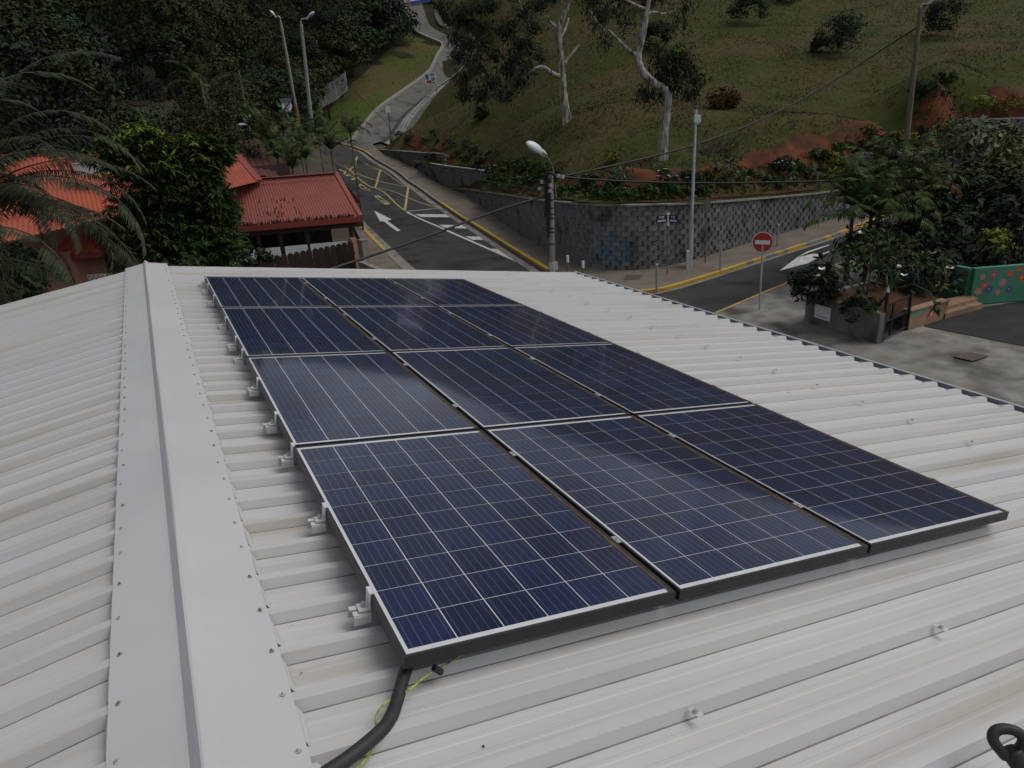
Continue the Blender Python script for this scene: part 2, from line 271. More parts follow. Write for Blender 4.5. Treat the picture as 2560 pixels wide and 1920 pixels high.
WALL = [(22.508,50.341,0.784,0.834),(22.445,47.977,0.616,0.983),(22.251,45.178,0.442,1.076),(20.252,36.838,0.124,1.574),(18.324,29.673,0.026,2.052),(17.250,25.374,-0.000,2.297),(16.426,21.938,0.000,2.507),(15.822,18.027,0.000,2.744),(16.297,16.091,0.000,2.768),(17.763,15.324,0.000,2.705),(20.429,15.597,0.000,2.471),(24.486,16.657,0.150,2.142),(29.553,17.259,0.400,1.859),(32.532,17.613,0.520,1.919),(35.511,17.967,0.640,1.979),(39.483,18.439,0.800,2.059),(43.455,18.910,0.960,2.139)]
BTOP = [(27.418,73.073,5.205),(25.484,57.273,4.132),(23.874,43.823,3.507),(20.995,32.984,3.297),(19.296,26.514,3.300),(18.635,20.594,3.397),(20.605,18.692,3.464),(23.760,18.930,3.463),(28.369,20.070,3.884),(32.399,20.434,4.253),(37.346,20.546,4.233),(39.845,20.531,4.697),(43.360,19.804,4.982),(47.826,19.186,5.398)]
BTOE = [(26.040,69.316,4.474),(24.645,55.454,3.007),(23.099,42.309,2.708),(19.342,29.899,2.665),(18.189,24.613,2.818),(17.529,18.928,3.106),(19.445,17.187,3.001),(22.456,17.413,2.789),(26.721,18.322,2.624),(30.682,18.751,2.779),(32.933,18.873,2.905),(36.247,19.514,3.940),(40.893,19.011,4.237),(46.141,18.102,4.756)]
BANK = [tuple((a[k]+b[k])/2 for k in range(3)) for a, b in zip(BTOP, BTOE)]
PATH = [(24.463,78.193,3.948),(29.461,83.985,6.295),(34.458,88.619,8.615),(39.336,92.121,10.664),(41.218,93.520,11.392),(43.940,96.721,13.353),(47.125,101.885,16.232),(47.719,104.894,17.295),(45.673,110.045,19.326),(46.029,113.123,20.752),(48.505,120.740,23.784),(49.966,125.533,25.886)]
def inpoly(P, poly):
    P = np.atleast_2d(P); x, y = P[:,0], P[:,1]; ins = np.zeros(len(P), bool); j = len(poly)-1
    for i in range(len(poly)):
        xi, yi, xj, yj = poly[i][0], poly[i][1], poly[j][0], poly[j][1]
        c = ((yi > y) != (yj > y)) & (x < (xj-xi)*(y-yi)/(yj-yi+1e-12)+xi); ins ^= c; j = i
    return ins
def resample(P, step, closed=False):
    P = [np.array(p, float) for p in P]; out = []; n = len(P)
    for i in range(n if closed else n-1):
        a, b = P[i], P[(i+1)%n]; k = max(1, int(math.ceil(np.linalg.norm((b-a)[:2])/step)))
        out += [a+(b-a)*t/k for t in range(k)]
    if not closed: out.append(P[-1])
    return out
def smooth(P, it=2):
    P = [np.array(p, float) for p in P]
    for _ in range(it):
        Q = [P[0]]
        for a, b in zip(P, P[1:]): Q += [a*.75+b*.25, a*.25+b*.75]
        P = Q+[P[-1]]
    return P
def plen(P): return sum(np.linalg.norm((b-a)[:2]) for a, b in zip(P, P[1:]))
def offset(P, d):
    P = np.array([p[:2] for p in P], float); T = np.gradient(P, axis=0); T /= np.linalg.norm(T, axis=1)[:,None]+1e-9
    return P+np.stack([T[:,1], -T[:,0]], 1)*d          # to the right of travel
def sheet(name, poly, hf, step, off, mats, kind='structure', jitter=0, build=True):
    B = [p[:2] for p in resample([p[:2] for p in poly], step, True)]; nb = len(B)
    a = np.array(B); x0, y0 = a.min(0); x1, y1 = a.max(0)
    gx, gy = np.meshgrid(np.arange(x0+step/2, x1, step), np.arange(y0+step/2, y1, step)); G = np.stack([gx.ravel(), gy.ravel()], 1)
    G = G[inpoly(G, B)]
    if jitter: G = G+rng.uniform(-jitter, jitter, G.shape)*step
    V2 = [Vector(p) for p in B]+[Vector(p) for p in G]
    r = delaunay_2d_cdt(V2, [(i,(i+1)%nb) for i in range(nb)], [], 1, 1e-4)
    vs, fs = r[0], r[2]; X = np.array([(v.x, v.y) for v in vs]); z = hf(X)+off
    fs = [f if (vs[f[1]]-vs[f[0]]).cross(vs[f[2]]-vs[f[0]]) > 0 else tuple(reversed(f)) for f in fs]
    me = bpy.data.meshes.new(name); me.from_pydata([(p[0],p[1],h) for p, h in zip(X, z)], [], [tuple(f) for f in fs])
    for m in (mats if isinstance(mats, list) else [mats]): me.materials.append(m)
    me.polygons.foreach_set('use_smooth', [True]*len(me.polygons)); me.update()
    o = link(name, me)
    if kind: o['kind'] = kind
    return o
def strip(name, P, d0, d1, hf, off, m, mb=None, thick=0, z0=None):
    # ribbon along polyline P between right-offsets d0 and d1
    A, B = offset(P, d0), offset(P, d1); za, zb = hf(A)+off, hf(B)+off
    q = mb or MB(); n = len(A); vs = [(*a, z) for a, z in zip(A, za)]+[(*b, z) for b, z in zip(B, zb)]
    fs = [(i, n+i, n+i+1, i+1) for i in range(n-1)]
    if thick:
        vs += [(v[0], v[1], v[2]-thick) for v in vs]
        fs += [(i, i+1, 2*n+i+1, 2*n+i) for i in range(n-1)]+[(n+i+1, n+i, 3*n+i, 3*n+i+1) for i in range(n-1)]
        fs += [(0, 2*n, 3*n, n), (n-1, 2*n-1, 4*n-1, 3*n-1)]
    q.add(vs, fs)
    return q if mb else q.build(name, m)

# base ground: fine near the streets, coarse beyond
sheet('ground', [(-40,-35),(48,-35),(48,90),(-40,90)], L, 2.0, -.12, M_base)
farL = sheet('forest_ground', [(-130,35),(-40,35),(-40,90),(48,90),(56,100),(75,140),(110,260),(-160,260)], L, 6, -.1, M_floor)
sheet('far_ground', [(-160,-120),(170,-120),(170,35),(48,35),(48,-35),(-40,-35),(-40,35),(-160,35)], L, 12, -.15, M_base)
# grass slope left of the path
SLOPE = [(20.907,82.562,5.329),(20.655,83.929,5.985),(20.060,88.838,6.946),(20.785,90.192,7.868),(23.677,91.637,9.432),(27.015,93.901,11.089),(30.039,96.693,12.596),(32.732,99.545,14.087),(37.509,105.245,16.752),(40.864,109.404,18.399),(43.097,111.897,19.633),(45.509,116.011,21.790),(48.475,122.116,24.326),(49.912,124.973,25.660)]
PLEFT = [p for p in offset(smooth(PATH,1), -2.6)]
slope_poly = [p[:2] for p in SLOPE]+[tuple(p) for p in PLEFT[::-1]]
sheet('grass_slope', slope_poly, L, 1.6, .02, M_green2)
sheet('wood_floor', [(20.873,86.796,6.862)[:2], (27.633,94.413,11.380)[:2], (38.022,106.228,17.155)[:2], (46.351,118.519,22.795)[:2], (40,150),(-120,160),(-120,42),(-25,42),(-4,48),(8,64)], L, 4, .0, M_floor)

# hill behind the retaining walls
PAVE_EDGE = [(22.649,52.599,0.990),(23.868,61.937,1.872),(24.170,68.309,2.514),(24.382,74.562,3.188)]
PR = [tuple(p) for p in offset(smooth(PATH,1), 4.0)]
PR = [q_ for q_ in PR if q_[1] < 101]+[(50.6,104),(49.2,112),(51.5,125)]
hill_poly = [(w_[0], w_[1]) for w_ in WALL[::-1]]+[p[:2] for p in PAVE_EDGE]+PR+[(62,190),(150,210),(190,120),(160,20),(60,16)]
hill_poly = [tuple(map(float, p)) for p in hill_poly]
def bankmask(X):
    best = np.full(len(X), 1e9); side = np.zeros(len(X))
    P = [np.array(b[:2]) for b in resample([b[:2] for b in BANK], 1.0)]
    for p in P: best = np.minimum(best, np.linalg.norm(X-p, axis=1))
    return best
def hillz(X):
    z = H(X)
    for i in range(len(X)):
        x, y = X[i]
        if y < 110: z[i] += .10*mnoise.noise((x*.35, y*.35, 0))+.05*mnoise.noise((x*1.1, y*1.1, 3))
    return z
hill = sheet('grassy_hill', hill_poly, hillz, 1.5, .0, [M_grass, M_soil, M_mulch], jitter=.2)
# the cut bank and the bed get their own finer sheets laid over the hill
def ragged(P, d, amp, seed):
    P = [np.array(q_) for q_ in resample(smooth([b[:2] for b in P], 2), .6)]
    O = offset(P, d); return [tuple(o+np.array((mnoise.noise((i*.37,seed,0)), mnoise.noise((i*.41,seed,5))))*amp) for i, o in enumerate(O)]
up = ragged(BTOP, -.10, .55, 1.5); lw = ragged(BTOE, .25, .4, 8.5)
def bankz(X):
    z = H(X)
    for i in range(len(X)): z[i] += .10*mnoise.noise((X[i][0]*.9, X[i][1]*.9, 2))+.10*mnoise.noise((X[i][0]*2.7, X[i][1]*2.7, 9))
    return z
sheet('red_soil_bank', up+lw[::-1], bankz, .4, .09, M_soil, jitter=.3)
bed_in = [tuple(q_) for q_ in offset([np.array(q_) for q_ in resample(smooth([b[:2] for b in BTOE], 2), .8)], .1)]
k0_ = min(range(len(bed_in)), key=lambda i: math.hypot(bed_in[i][0]-WALL[1][0], bed_in[i][1]-WALL[1][1])); bed_in = bed_in[k0_:]
wt = [(w_[0], w_[1]) for w_ in WALL[1:]]
bed_poly = [tuple(p) for p in offset([np.array(p) for p in resample(wt, 1.0)], -.22)]+bed_in[::-1][8:]
sheet('planting_bed', bed_poly, H, .7, .05, M_mulch, jitter=.2)

# ------------------------------------------------------------------ roads and pavements
KERB_A = smooth([(21.551,80.059,4.094),(22.577,79.061,3.821),(22.715,75.792,3.397),(22.710,72.656,2.912),(22.404,66.859,2.192),(21.500,58.472,1.454),(20.466,50.784,0.808),(19.377,43.849,0.355),(17.552,33.690,0.056),(15.537,24.202,-0.002),(14.499,19.282,-0.000)]+[(14.0,17.0,0),(13.75,15.2,0),(14.1,13.6,0),(15.26,12.35,0)]+[(16.758,12.557,-0.002),(20.569,13.477,0.027),(23.923,14.250,0.081),(28.633,15.104,0.230)]+[(36,17.0,.6),(46,18.6,.9)], 2)
ROAD_L = [(17.199,72.285,4.064),(17.892,69.470,2.677),(15.726,57.673,0.901),(12.243,40.294,0.207),(11.003,30.708,0.032),(9.875,23.292,-0.008)]
road_poly = [p[:2] for p in KERB_A]+[(46.5,15,0),(38,12.6,0)]+[p[:2] for p in [(23.720,11.201,0.028),(21.196,10.739,0.008),(15.532,8.963,-0.001)]]+[(12,7.8),(6.2,8.6),(6.0,12.5)]+[p[:2] for p in ROAD_L[::-1]]
road_poly = [tuple(map(float, p[:2])) for p in road_poly]
sheet('road', road_poly, L, .9, .0, M_asph)
MK = .010
# right hand pavement between kerb and walls
pave_poly = [tuple(p[:2]) for p in KERB_A]+[(46,18.9),(35.5,18.1)]+[(w_[0]+.0, w_[1]+.1) for w_ in WALL[:-2][::-1]]+[p[:2] for p in PAVE_EDGE]+[p[:2] for p in [(24.444,77.125,3.652),(24.065,78.737,3.973)]]
pave_poly = [tuple(map(float, p[:2])) for p in pave_poly]
sheet('pavement', pave_poly, L, .8, .115, M_pave)
# kerbs: runs of kerbstones, painted yellow where the photo shows it
KA = [np.array(p) for p in resample(KERB_A, .5)]
def nearest(P, q): return int(np.argmin([np.hypot(p[0]-q[0], p[1]-q[1]) for p in P]))
marks = [nearest(KA, q) for q in [(22.726,78.440,3.714),(22.710,72.656,2.912),(19.285,43.616,0.349),(14.321,18.545,0.000)]]+[nearest(KA, (13.8,14.6))]+[nearest(KA, q) for q in [(20.761,13.523,0.030),(21.569,13.687,0.041),(22.295,13.955,0.053),(23.029,14.111,0.065),(23.448,14.208,0.073),(23.804,14.240,0.079),(25.364,14.510,0.115),(25.925,14.606,0.131),(26.146,14.650,0.138),(26.689,14.771,0.157),(27.137,14.855,0.172),(28.057,15.003,0.207)]]
kseq = [0]+marks+[len(KA)-1]
yel = [0,1,0,1,0,1,0,1,0,1,0,1,0,1,0,1,0,1]
for i in range(len(kseq)-1):
    a, b = kseq[i], kseq[i+1]
    if b-a < 1: continue
    o = strip('kerb', KA[a:b+1], -.16, .02, L, .135, M_yel if yel[i] else M_kerb, thick=.2); o['kind'] = 'structure'
a, b = kseq[2], kseq[3]
o = strip('gutter_channel', KA[a:b+1], .03, .26, L, .014, M_gap); o['kind'] = 'structure'
o = strip('gutter_slab', KA[kseq[1]:kseq[4]+1], .27, .62, L, .02, M_conc); o['kind'] = 'structure'
k5 = kseq[5]
o = strip('gutter_slab', KA[k5:], .03, .22, L, .018, M_conc); o['kind'] = 'structure'
# left pavement by the restaurant
KL = smooth([(13.564,48.408,0.631),(12.022,40.769,0.218),(11.168,34.347,0.074),(10.349,28.627,0.018),(9.460,22.608,-0.007)]+[(8.7,13,0)], 1); KLr = [np.array(p) for p in resample(KL, .5)]
j1 = nearest(KLr, (10.304,28.164,0.014))
o = strip('kerb', KLr[:j1+1], -.03, .15, L, .13, M_yel, thick=.2); o['kind'] = 'structure'
o = strip('kerb', KLr[j1:], -.03, .15, L, .13, M_kerb, thick=.2); o['kind'] = 'structure'
o = strip('gutter_slab', KLr, -.45, -.04, L, .02, M_conc); o['kind'] = 'structure'
lp = [tuple(p[:2]) for p in KL]+[(6.1,13.0)]+[p[:2] for p in [(8.118,24.142,-0.010),(9.966,31.894,0.045),(10.898,36.666,0.126),(12.922,47.431,0.431)]]
sheet('pavement', [tuple(map(float,p)) for p in lp], L, .8, .11, M_pave)
# lower kerb of the side street and the driveway slabs
KD = [np.array(p) for p in resample([(24.221,11.402,0.037),(21.196,10.739,0.008),(18.182,9.814,0.001),(15.532,8.963,-0.001)]+[(12,8.0,0),(7,8.8,0)], .5)]
o = strip('kerb', KD[:nearest(KD, (20.015,10.407,0.003))+1], -.12, .02, L, .10, M_kerb, thick=.2); o['kind'] = 'structure'
o = strip('kerb', KD[nearest(KD, (20.015,10.407,0.003)):nearest(KD, (14.982,8.777,-0.001))+1], -.06, .02, L, .105, M_yel, thick=.2); o['kind'] = 'structure'
drive = [tuple(p[:2]) for p in KD]+[(6,8.9),(6,-16),(40,-16),(40,2)]+[(26.5,4.6),(27,9.9)]
sheet('driveway', [tuple(map(float,p)) for p in drive], L, .9, .09, M_drive)
lot = [(18.807,4.366,-0.012),(20.049,4.567,-0.017),(21.536,4.370,-0.023),(23.195,4.051,-0.025)]+[(27,3.6,0),(34,2,0),(34,-6,0),(22.3,1.2,0)]+[(18.891,1.580,-0.011),(18.578,4.076,-0.012)]
sheet('asphalt_lot', [tuple(map(float,p[:2])) for p in lot], L, .9, .104, M_asph2)
# uphill path: concrete, a paler paver strip, side wall and dirt shoulder
PC = [np.array(p) for p in resample(smooth(PATH,2), .9)]
for nm, a_, b_, of, m_ in (('path_concrete',-2.3,.35,.16,M_path),('path_channel',.35,.75,.13,M_gap),('path_bed',.75,1.8,.14,M_gap),('path_concrete',1.8,2.6,.16,M_path),('dirt_shoulder',2.6,4.3,.12,M_pave)):
    P_ = PC if nm == 'path_concrete' else PC[4:int(len(PC)*.5)] if nm != 'dirt_shoulder' else PC[1:int(len(PC)*.42)]
    o = strip(nm, P_, a_, b_, lambda X: np.maximum(L(X), H(X) if False else L(X)), of, m_); o['kind'] = 'structure'
pv = MB()
A_, B_ = offset(PC, .78), offset(PC, 1.77); za, zb = L(A_), L(B_)
for i in range(len(PC)-1):
    if i > len(PC)*.5: break
    if i < 4: continue
    for h in range(2):
        t0, t1 = h*.5+.06, h*.5+.46
        c = []
        for t, P2, Z2 in ((t0,A_,za),(t0,B_,zb),(t1,B_,zb),(t1,A_,za)):
            q = P2[i]*(1-t)+P2[i+1]*t; c.append((q[0], q[1], Z2[i]*(1-t)+Z2[i+1]*t+.16))
        pv.prism(c, (0,0,.03))
o = pv.build('path_pavers', M_paver); o['kind'] = 'structure'
w_ = strip('path_side_wall', PC, -2.75, -2.32, L, .5, M_kerb, thick=.7); tag(w_, 'low dark edge wall along the left side of the uphill path', 'wall')
apron = [(21.724,79.909,4.031),(22.657,78.770,3.767),(22.761,75.403,3.350),(24.468,76.179,3.459),(24.746,79.104,4.076),(23.657,80.987,4.615),(20.925,80.853,4.497)]
sheet('path_apron', [tuple(map(float,p[:2])) for p in apron], L, .8, .13, M_path)

# ------------------------------------------------------------------ painted markings
def ribbon(mb, P, wdt, off=MK):
    P = [np.array(p[:2], float) for p in resample([p[:2] for p in P], .45)]
    A, B = offset(P, -wdt/2), offset(P, wdt/2); za, zb = L(A)+off, L(B)+off; n = len(A)
    mb.add([(*a, z) for a, z in zip(A, za)]+[(*b, z) for b, z in zip(B, zb)], [(i, n+i, n+i+1, i+1) for i in range(n-1)])
def marking(name, m, segs, off=MK):
    mb = MB()
    for P, wdt in segs: ribbon(mb, P, wdt, off)
    o = mb.build(name, m); o['kind'] = 'structure'; return o
# one set of corner points of the parking bays: road side / kerb side
bay = [(16.145,42.573,0.311),(18.478,42.031,0.295),(17.733,55.161,1.011),(20.120,53.053,0.976),(17.970,63.926,2.141),(20.973,63.584,1.933),(18.398,70.826,2.876),(21.256,72.827,2.976)]
r0, k0, r1, k1, r2, k2, r3, k3 = bay
marking('bay_marking', M_yline, [([r3,r2],.11),([r2,r1],.11),([r1,r0],.11),([k0,k1],.07),([k1,k2],.07),([k2,k3],.07)])
marking('bay_marking', M_yline, [([r0,k1],.17),([r1,k2],.17),([r2,k3],.17)], MK+.004)
marking('bay_marking', M_yline, [([k0,r1],.10),([k1,r2],.10),([k2,r3],.10),([r1,k1],.06),([r2,k2],.06)], MK+.008)
marking('white_marking', M_white, [([(16.069,42.151,0.291),(18.481,41.763,0.283)],.14)], MK)
marking('white_marking', M_white, [([(16.058,41.916,0.280),(15.613,34.702,0.072),(15.093,28.758,0.017),(14.660,23.998,-0.005),(14.300,20.574,-0.002)],.17)], MK+.004)
def patch(name, m, pts, off=MK):
    o = sheet(name, [tuple(map(float,p[:2])) for p in pts], L, .6, off, m); return o
for q in ([(16.179,40.597,0.222),(17.923,38.958,0.154),(17.746,37.524,0.104),(16.170,39.172,0.164)], [(15.891,35.173,0.076),(16.948,33.829,0.058),(16.661,32.297,0.042),(15.739,33.843,0.061)], [(15.434,29.875,0.022),(16.056,29.134,0.016),(15.803,27.839,0.011),(15.257,28.492,0.015)], [(14.828,25.281,-0.002),(15.119,24.897,-0.002),(14.623,22.338,-0.005),(14.512,22.217,-0.005)]):
    patch('white_marking', M_white, q, MK+.008)
patch('arrow_marking', M_white, [(14.380,44.280,0.364),(14.227,39.689,0.186),(13.769,39.376,0.178),(13.299,39.317,0.178)])
patch('arrow_marking', M_white, [(13.534,39.347,0.178),(13.829,39.565,0.184),(13.260,34.954,0.077),(12.967,34.793,0.075)], MK+.004)
patch('arrow_marking', M_white, [(21.223,12.070,0.021),(23.485,13.278,0.060),(24.462,13.312,0.076),(24.507,12.891,0.069),(22.960,12.238,0.037)])
patch('arrow_marking', M_white, [(23.975,12.800,0.059),(24.222,12.926,0.065),(27.551,13.800,0.162),(27.332,13.619,0.151),(24.691,12.957,0.073)], MK+.004)
patch('arrow_marking', M_white, [(23.395,13.243,0.058),(24.643,13.774,0.087),(26.194,14.031,0.127),(26.052,13.907,0.121),(24.573,13.585,0.082)], MK+.008)
def road_text(txt, a, b, size, name='road_lettering'):
    # letters stand along a->b with their feet toward the traffic lane
    cu_ = bpy.data.curves.new(name, 'FONT'); cu_.body = txt; cu_.size = size; cu_.align_x = 'LEFT'; cu_.offset = .012
    o = bpy.data.objects.new(name, cu_); COL.objects.link(o); dg = bpy.context.evaluated_depsgraph_get()
    me = bpy.data.meshes.new_from_object(o.evaluated_get(dg)); bpy.data.objects.remove(o)
    a = np.array(a[:2]); b = np.array(b[:2]); t = (b-a)/np.linalg.norm(b-a); nrm = np.array((-t[1], t[0]))
    V = np.array([v.co[:2] for v in me.vertices]); wid = V[:,0].max()-V[:,0].min(); sc = np.linalg.norm(b-a)/wid
    X = a+np.outer((V[:,0]-V[:,0].min())*sc, t)+np.outer(V[:,1], nrm)
    z = L(X)+MK
    for v, p, h in zip(me.vertices, X, z): v.co = (p[0], p[1], h)
    me.materials.append(M_yline); o = link(name, me); o['kind'] = 'structure'; return o
road_text('E2', (16.113,45.774,0.525), (16.302,49.470,0.944), .62)
road_text('LO', (16.935,53.583,0.990), (17.590,58.570,1.196), .62)
road_text('LIV', (17.615,60.571,1.506), (17.371,64.196,2.270), .62)
# ------------------------------------------------------------------ the white roofed building in front
TH, TL = R(9.3), R(8.3)
XR, ZR = -.546, 5.0165                        # ridge line
PITCH, Y0, YF, YN = .2135, -5.952, 1.46, -12.3
def rz(x):  return ZR-(x-XR)*math.tan(TH)      # pan level, right slope
def lz(x):  return ZR-(XR-x)*math.tan(TL)      # pan level, left slope
bld = thing('white_roofed_building', 'long building under a pale ribbed steel gable roof that carries the solar panels', 'building', (2.5, -5, 0))
RIBS = [Y0+PITCH*k for k in range(-30, 35) if YN < Y0+PITCH*k < YF-.05]
PROF = [(-.040,0,1),(-.034,0,0),(-.019,.033,0),(.017,.033,0),(.031,0,0),(.036,0,1),(.062,0,0),(.067,.0016,0),(.079,.0016,0),(.084,0,0),(.125,0,0),(.130,.0016,0),(.142,.0016,0),(.147,0,0)]
def roof_sheet(name, x0, x1, zf, sgn, ang, nseg):
    mb = MB(); ys = []
    for y in RIBS:
        for dy, h, g in PROF: ys.append((y+dy, h, g))
    ys = [(YN, 0, 0)]+ys+[(YF, 0, 0)]
    nx, nz = math.sin(ang)*sgn, math.cos(ang)
    xs = [x0+(x1-x0)*i/nseg for i in range(nseg+1)]
    for i, x in enumerate(xs):
        for j, (y, h, g) in enumerate(ys):
            wv = .0025*mnoise.noise((x*1.3, y*2.1, sgn*4)) if 0 < i < nseg else 0
            mb.V.append((x+nx*h, y, zf(x)+nz*h+wv))
    n = len(ys)
    for i in range(nseg):
        for j in range(n-1):
            f = (i*n+j, (i+1)*n+j, (i+1)*n+j+1, i*n+j+1)
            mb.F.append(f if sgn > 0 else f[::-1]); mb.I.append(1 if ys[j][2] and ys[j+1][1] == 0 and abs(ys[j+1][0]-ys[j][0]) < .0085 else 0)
    return mb.build(name, [M_roof, M_darkline], bld)
XE = 5.425
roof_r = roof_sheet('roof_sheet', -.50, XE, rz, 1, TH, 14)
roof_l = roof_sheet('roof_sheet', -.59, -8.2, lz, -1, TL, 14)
# underside and walls
q = MB(); q.box((2.3, (YN+YF)/2-.1, 1.95), (5.9, YF-YN-.7, 3.9)); q.box((-4.3, (YN+YF)/2-.1, 1.8), (7.2, YF-YN-.7, 3.6)); q.build('wall', M_conc, bld)
q = MB(); q.add([(-.546,YF-.02,ZR-.02),(XE-.02,YF-.02,rz(XE)-.02),(XE-.02,YF-.02,rz(XE)-.2),(-.546,YF-.02,ZR-.2)], [(0,1,2,3)]); q.add([(-.546,YF-.02,ZR-.02),(-8.2,YF-.02,lz(-8.2)-.02),(-8.2,YF-.02,lz(-8.2)-.2),(-.546,YF-.02,ZR-.2)], [(0,1,2,3)])
q.build('verge_board', M_cap, bld)
# ridge capping with an upstanding fold; its edge is turned down between the ribs
cap = MB(); H0 = .037; segs = 26
ysc = [YN+(YF+.05-YN)*i/segs for i in range(segs+1)]
sec = [(-.777,lz(-.777)+H0),(-.66,lz(-.66)+H0+.004),(-.580,lz(-.58)+H0+.006),(-.552,ZR+.070),(-.545,ZR+.0715),(-.514,rz(-.517)+H0+.006),(-.42,rz(-.42)+H0+.004),(-.312,rz(-.312)+H0)]
for i, y in enumerate(ysc):
    for k, (x, z) in enumerate(sec):
        cap.V.append((x+.002*mnoise.noise((y*.8, k, 0)), y, z+(.0035 if 0 < k < 7 else .0015)*mnoise.noise((y*1.4, k*2.3, 1))))
ns = len(sec)
for i in range(segs):
    for k in range(ns-1): cap.F.append((i*ns+k, i*ns+k+1, (i+1)*ns+k+1, (i+1)*ns+k)); cap.I.append(0)
for y in RIBS:
    for x, zf, s_ in ((-.312, rz, 1), (-.777, lz, -1)):
        a, b = y+.034, y+PITCH-.037
        if b > YF: continue
        jx = random.uniform(-.004, .004)
        cap.add([(x, a, zf(x)+H0), (x, b, zf(x)+H0), (x+s_*.012+jx*s_, b-.004, zf(x)+.003), (x+s_*.014-jx*s_, a+.004, zf(x)+.003)], [(0,1,2,3) if s_ < 0 else (3,2,1,0)])
ridge = cap.build('ridge_cap', [M_cap], bld)
def screw_mesh(nm, rw, mw, mh, hh=.006):
    q = MB(); q.tube([(0,0,0),(0,0,.002)], rw, 10, 0); q.tube([(0,0,.002),(0,0,hh+.002)], rw*.52, 6, 1); q.tube([(0,0,0),(0,0,.0004)], rw*1.25, 10, 2); return q.mesh(nm, [mw, mh, M_darkline])
sm1, sm2 = screw_mesh('screw', .0068, M_zinc, M_rust), screw_mesh('screw', .0068, M_cap, M_zinc)
bo = ORG[bld]
for y in RIBS:
    if y < -7.6: continue
    for x, zf, ang in ((-.338, rz, TH), (-.752, lz, -TL)):
        xx = x+random.uniform(-.006,.006); yy = y+random.uniform(-.012,.012)
        link('screw', random.choice((sm1, sm2, sm2)), ridge, (xx-bo.x, yy-bo.y, zf(xx)+H0+.001-bo.z), (0, ang, random.random()*3))
# roof fixings: saddle washers over every other rib on the purlin lines, one per rib along the gutter
q = MB(); q.prism([(-.021,-.010,.001),(.021,-.010,.001),(.025,0,.001),(.021,.010,.001),(-.021,.010,.001),(-.025,0,.001)], (0,0,.003), 0); q.tube([(0,0,.004),(0,0,.0065)], .0095, 10, 1); q.tube([(0,0,.0065),(0,0,.011)], .0055, 6, 1)
sad = q.mesh('roof_screw', [M_alu, M_zinc])
for x in (.712, 1.85, 2.996, 4.14):
    for k in range(-3, 28):
        y = .606-.427*k
        if y > 1.4 or y < -11: continue
        if x < 3.1 and -6.72 < y < .05: continue
        link('roof_screw', sad, roof_r, (x+random.uniform(-.012,.012)-bo.x, y+random.uniform(-.01,.01)-bo.y, rz(x)+.0345-bo.z), (0, TH, PI/2+random.uniform(-.25,.25)))
for y in RIBS:
    link('roof_screw', sad, roof_r, (5.28+random.uniform(-.012,.012)-bo.x, y-bo.y, rz(5.28)+.0345-bo.z), (0, TH, random.uniform(-.2,.2)))
for xl in (-2.35, -3.75, -5.2):
    for k in range(30):
        y = 1.3-.427*k
        if y < -8: break
        if (k*7+int(xl*3)) % 3 == 0: link('roof_screw', sad, roof_l, (xl+random.uniform(-.02,.02)-bo.x, Y0+PITCH*round((y-Y0)/PITCH)-bo.y, lz(xl)+.0345-bo.z), (0, -TL, PI/2))
# gutter
g = MB(); ze = rz(XE)
gs = [(5.40,ze-.03),(5.40,ze-.13),(5.486,ze-.13),(5.490,ze+.014),(5.512,ze+.019),(5.514,ze+.002)]
for y in (YN, YF+.03):
    for x, z in gs: g.V.append((x, y, z))
for k in range(5): g.F.append((k, k+1, 6+k+1, 6+k)); g.I.append(0 if k < 2 else 1 if k > 2 else 0)
g.add([(5.40,YF+.03,ze-.03),(5.40,YF+.03,ze-.13),(5.486,YF+.03,ze-.13),(5.490,YF+.03,ze+.014)], [(0,1,2,3)], 0)
g.build('gutter', [M_gut, M_zinc], bld)
# rust run-off where the ribs end
q = MB()
for y in RIBS:
    a = random.uniform(.012,.035); q.add([(XE-.03*random.random()-.012, y+.03, rz(XE-.02)+.0012),(XE-.001, y+.026, rz(XE)+.0012),(XE-.001, y+.034+a, rz(XE)+.0012)], [(0,1,2)])
q.build('rust_stain', M_rust, bld)

# ------------------------------------------------------------------ solar panels
PW, PL, PG, PT = .992, 1.65, .02, .042
PO = Vector((0, 0, 5.05882))                       # upper far corner of the array on the panel plane
ux, uy, un = Vector((math.cos(TH),0,-math.sin(TH))), Vector((0,1,0)), Vector((math.sin(TH),0,math.cos(TH)))
cellm = MB().box((0,0,0), (.1538,.1550,.0012)).mesh('cell', M_cell)
def panel_parts(root):
    f = MB(); t = .0095; zt = .0
    for c, s_ in (((-PW/2+t/2,0,-PT/2+zt),(t,PL,PT)),((PW/2-t/2,0,-PT/2+zt),(t,PL,PT)),((0,PL/2-t/2,-PT/2+zt),(PW-2*t,t,PT)),((0,-PL/2+t/2,-PT/2+zt),(PW-2*t,t,PT))): f.box(c, s_)
    for y in (-PL/2+.03, PL/2-.03): f.box((0,y,-PT+.0015), (PW-2*t-.002,.05,.003))
    f.build('frame', M_frame, root, local=True)
    MB().box((0,0,-.006), (PW-2*t-.001, PL-2*t-.001, .006)).build('backsheet', M_back, root, local=True)
    for i in range(6):
        for j in range(10):
            link('cell', cellm, root, ((i-2.5)*.1583, (j-4.5)*.1586, -.0026))
rowname = ['back row, farthest from the camera', 'third row back', 'second row back', 'front row, nearest the camera']
colname = ['beside the ridge', 'in the middle column', 'on the gutter side']
first = None; PANELS = {}
